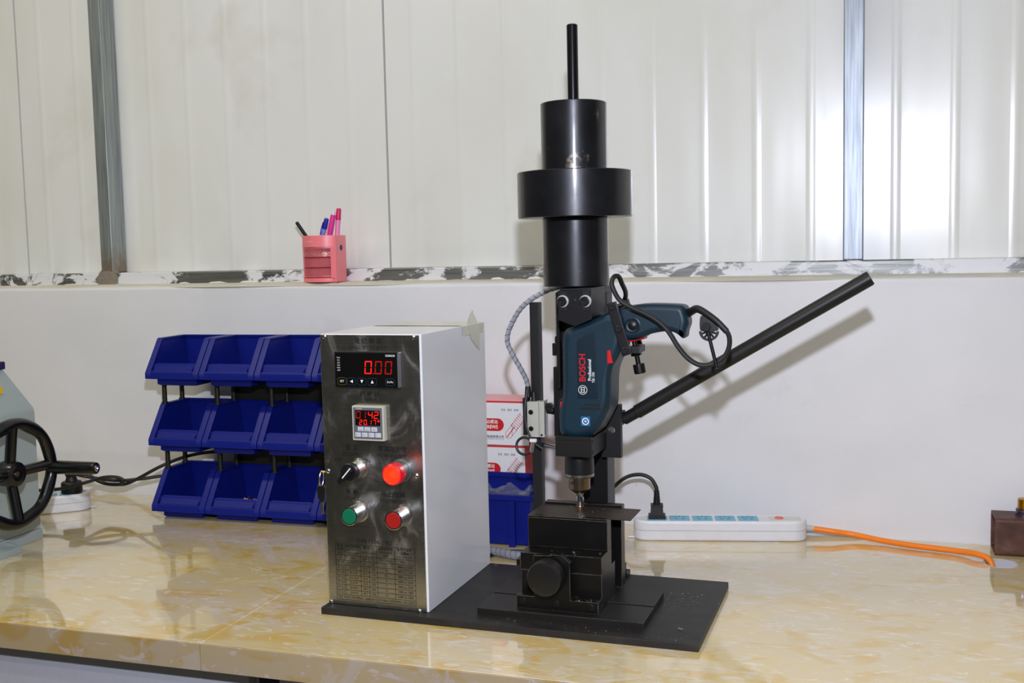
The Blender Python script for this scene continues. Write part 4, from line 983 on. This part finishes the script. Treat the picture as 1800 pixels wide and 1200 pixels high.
carton(-.5640, 1.788, 0, 'bottom white and red screw carton, mostly behind the blue tub'); carton(-.5605, 1.7785, .0790, 'middle white and red screw carton just above the blue tub'); carton(-.5530, 1.7790, .1580, 'topmost white and red screw carton behind the limit switch')
tb = thing('blue_tub', 'blue plastic tub with clear bag between control box and vise', 'storage bin', (-.61, 1.735, 0))
b = MB(); X0, X1, Y0, Y1 = -.700, -.5300, 1.703, 1.774
def rr(x0, x1, y0, y1, z): return [(x0, y0, z), (x1, y0, z), (x1, y1, z), (x0, y1, z)]
b.loft([rr(X0, X1-.004, Y0+.003, Y1, .003), rr(X0, X1, Y0, Y1, .0885), rr(X0+.002, X1-.002, Y0+.002, Y1-.002, .0885), rr(X0+.002, X1-.006, Y0+.005, Y1-.002, .005)])
b.box(X0, X1+.004, Y1-.0022, Y1, .0035, .1120).build('tub', blue, tb)
MB().box(X0, X1+.0055, Y0-.0045, Y0-.0003, .0790, .0888, .0008).box(X1+.0006, X1+.0055, Y0-.0003, Y1, .0790, .0888, .0008).box(X0, X1+.0055, Y1-.0060, Y1-.0023, .1040, .1122, .0006).build('rim', blue, tb)
MB().box(-.5680, -.5570, Y0-.0058, Y0+.002, .0, .0788, .0008).box(-.690, -.679, Y0-.0058, Y0+.002, .0, .0788, .0008).build('rib', blue, tb)
# crumpled clear bag
film = NT('clear_film_bag'); film.set(Base_Color=(.9, .9, .92, 1), Roughness=.12, Transmission_Weight=.85, IOR=1.15, Alpha=.40); film.b.inputs['Specular IOR Level'].default_value = .9
random.seed(21); b = MB(); nx, ny = 22, 8
gv = [[b.bm.verts.new((X0+.012+(X1-X0-.020)*i/nx, Y0+.008+(Y1-Y0-.016)*j/ny, .078+.012*math.sin(math.pi*j/ny)+random.uniform(-.004, .008)+.006*math.sin(i*.9))) for j in range(ny+1)] for i in range(nx+1)]
for i in range(nx):
    for j in range(ny): b.face([gv[i][j], gv[i+1][j], gv[i+1][j+1]]); b.face([gv[i][j], gv[i+1][j+1], gv[i][j+1]])
o = b.build('plastic_bag', film.m, origin=(-.61, 1.735, .075), ang=5, recalc=False); tag(o, 'crumpled clear plastic bag lying in the blue tub', 'plastic bag')
MB().box(X0+.006, X1-.008, Y0+.008, Y1-.004, .0052, .072, .004).build('bag_filling', mat('grey_fill', '5b5e78', .6), o).location = (0, 0, 0)

# ================================================================ BROWN SQUARE TUBE (right edge)
qt = thing('square_steel_tube', 'rusty brown square steel tube against the wall at the right edge', 'steel tube', (.36, 1.86, 0))
A0, A1 = .1995, .62; y0, y1, z1 = 1.830, 1.8925, .0605
b = MB(); P = []
def rsq(r, ins):
    out = []
    for cx, cy, a0 in ((y1-r-ins*0, z1-r, 0), (y0+r, z1-r, 90), (y0+r, r+.0003, 180), (y1-r, r+.0003, 270)):
        for k in range(5): a = math.radians(a0+22.5*k); out.append((cx+(r-ins)*math.cos(a), cy+(r-ins)*math.sin(a)))
    return out
Po, Pi = rsq(.006, 0), rsq(.006, .0035)
b.loft([[(x, p[0], p[1]) for p in Q] for x, Q in ((A0, Pi), (A0, Po), (A1, Po), (A1, Pi), (A0, Pi))], True, False); b.build('tube', 'rusty', qt)
ft = thing('hose_fitting', 'threaded brass fitting standing on the rusty square tube', 'fitting', (.2445, 1.862, .0605))
MB().lathe((.2445, 1.862, .0606), (0, 0, 1), [(.0125, 0), (.0125, .004), (.0105, .0048), (.0105, .006), (.012, .0065), (.012, .0105), (.0095, .011)], 28).build('collar', mat('violet_grey_metal', '6c6580', .3, .9), ft)
b = MB()
for k in range(8): b.lathe((.2445, 1.862, .0700+k*.0022), (0, 0, 1), [(.0085, 0), (.0098, .0011), (.0085, .0022)], 24)
b.build('thread', mat('brass_thread', 'b8912f', .25, 1.0), ft)

# ================================================================ PINK PEN HOLDER AND PENS
cu_ = thing('pen_holder', 'pink pen holder with little clear drawers on the wall ledge', 'pen holder', (-1.015, 1.924, .4449))
pink = mat('coral_pink_plastic', 'f2828a', .35, var=.03); zb = .4449
PX0, PX1, PYB = -1.0590, -.9800, 1.9490
def cupo(ins, right=True):
    P = [(PX0+ins, PYB-ins)]
    for k in range(15):
        t = k/14; x = PX0+ins+(PX1-PX0-2*ins)*t
        P.append((x, 1.921-(.021-ins)*math.sin(math.pi*min(1, t*.93+.04))))
    P.append((PX1-ins, PYB-ins)); return P
def ringz(ins, z): return [(p[0], p[1], z) for p in cupo(ins)]
MB().loft([ringz(.0006, zb), ringz(0, zb+.001), ringz(0, zb+.0075), ringz(.001, zb+.008)]).build('base', pink, cu_)
MB().loft([ringz(.003, zb+.069), ringz(0, zb+.069), ringz(0, zb+.0905), ringz(.0008, zb+.0915), ringz(.0024, zb+.0905), ringz(.003, zb+.069)], True, False).build('top_cup', pink, cu_)
MB().loft([ringz(.0032, zb+.0660), ringz(.0032, zb+.0685)]).build('cup_floor', pink, cu_)
MB().box(PX1-.0035, PX1+.0008, 1.9035, PYB, zb, zb+.0905, .001).build('side_panel', pink, cu_)
MB().box(PX1-.0115, PX1-.0035, 1.9045, 1.9080, zb+.008, zb+.069, .0008).box(PX0-.0006, PX0+.003, 1.9200, PYB, zb, zb+.0905, .0008).box(PX0, PX1, PYB-.003, PYB-.0005, zb, zb+.09).build('frame', pink, cu_)
MB().cyl((PX1+.0008, 1.927, zb+.067), (PX1+.0014, 1.927, zb+.067), .0055, n=24).build('sticker', mat('navy_sticker', '2a2468', .5), cu_)
b = MB()
for xa, xb, za, zc in ((-1.043, -1.026, .0795, .0805), (-1.040, -1.030, .0770, .0775)):
    pts = [xa+(xb-xa)*k/8 for k in range(9)]; yy = lambda x: 1.921-.0212*math.sin(math.pi*min(1, (x-PX0)/(PX1-PX0)*.93+.04))
    b.loft([[(x, yy(x), zb+za) for x in pts], [(x, yy(x), zb+zc) for x in pts]], False, False)
b.build('printed_mark', mat('pale_pink_ink', 'f0c4c8', .5), cu_, recalc=False)
clear = NT('clear_pink_drawer'); clear.set(Base_Color=(.90, .22, .26, 1), Roughness=.12, Coat_Weight=.4, Alpha=.30)
for k in range(3):
    z0_ = zb+.0085+k*.0200; z1_ = z0_+.0190
    def dring(ins, z):
        P = []
        for q in range(15):
            t = q/14; x = PX0+.002+ins+(PX1-.0118-PX0-.002-2*ins)*t; P.append((x, 1.9215-(.0185-ins)*math.sin(math.pi*min(1, t*.86+.07)), z))
        return [(PX0+.002+ins, 1.944-ins, z)]+P+[(PX1-.0118-ins, 1.944-ins, z)]
    d_o = MB().loft([dring(.0004, z0_), dring(0, z0_+.0008), dring(0, z1_), dring(.0014, z1_), dring(.0014, z0_+.0016)]).build('drawer', clear.m, cu_)
    MB().loft([dring(.0004-.0008, z0_), dring(-.0008, z0_+.0010)]).build('drawer_lip', mat('red_drawer_lip', 'd8362f', .3), d_o)
    if k != 1: MB().loft([dring(.0018, z0_+.0018), dring(.0018, z0_+(.0100 if k == 2 else .0040))]).build('glitter', 'glitter', d_o)
def pen(label, base, top, parts):
    a, t = Vector(base), Vector(top); d = (t-a).normalized(); L = (t-a).length
    r = thing('pen', label, 'pen', base, group='pens in the pink holder')
    for nm, prof, mt in parts: MB().lathe(a, d, [(q, h*L) for q, h in prof], 18).build(nm, mt, r)
    return r
Zp = zb+.0690
pen('black pen leaning left in the pink holder', (-1.040, 1.928, Zp), (-1.0735, 1.9235, .5640), [('barrel', [(.0, 0), (.0036, 0), (.0036, .97), (.0028, 1), (0, 1)], blkp)])
p = pen('blue capped pen in the pink holder', (-1.0280, 1.932, Zp), (-1.0105, 1.932, .5700), [('barrel', [(0, 0), (.0042, 0), (.0042, .64), (0, .64)], mat('periwinkle', '7f8fe0', .4)), ('cap', [(.0046, .63), (.0052, .66), (.0048, .95), (.0036, 1), (0, 1)], mat('pen_blue', '1a1f9c', .35))])
MB().tube([(-1.0232, 1.9262, .538), (-1.0205, 1.9258, .549), (-1.0160, 1.9262, .5625)], .0011, 8).build('clip', mat('pen_blue', '1a1f9c', .35), p)
pen('magenta pen with white tip in the pink holder', (-1.0080, 1.926, Zp), (-.9910, 1.926, .5850), [('barrel', [(0, 0), (.0048, 0), (.0055, .5), (.0050, .86), (.0040, .88), (0, .88)], mat('magenta', 'e0309a', .35)), ('tip', [(.0038, .875), (.0028, .97), (.0018, 1), (0, 1)], white_p)])
pen('pink pen with crimson cap, tallest in the pink holder', (-.9925, 1.934, Zp), (-.9845, 1.934, .5890), [('barrel', [(0, 0), (.0048, 0), (.0048, .70), (0, .70)], mat('baby_pink', 'f08bc0', .4)), ('cap', [(.0052, .695), (.0054, .72), (.0048, .96), (.0034, 1), (0, 1)], mat('crimson', 'd3205e', .35))])
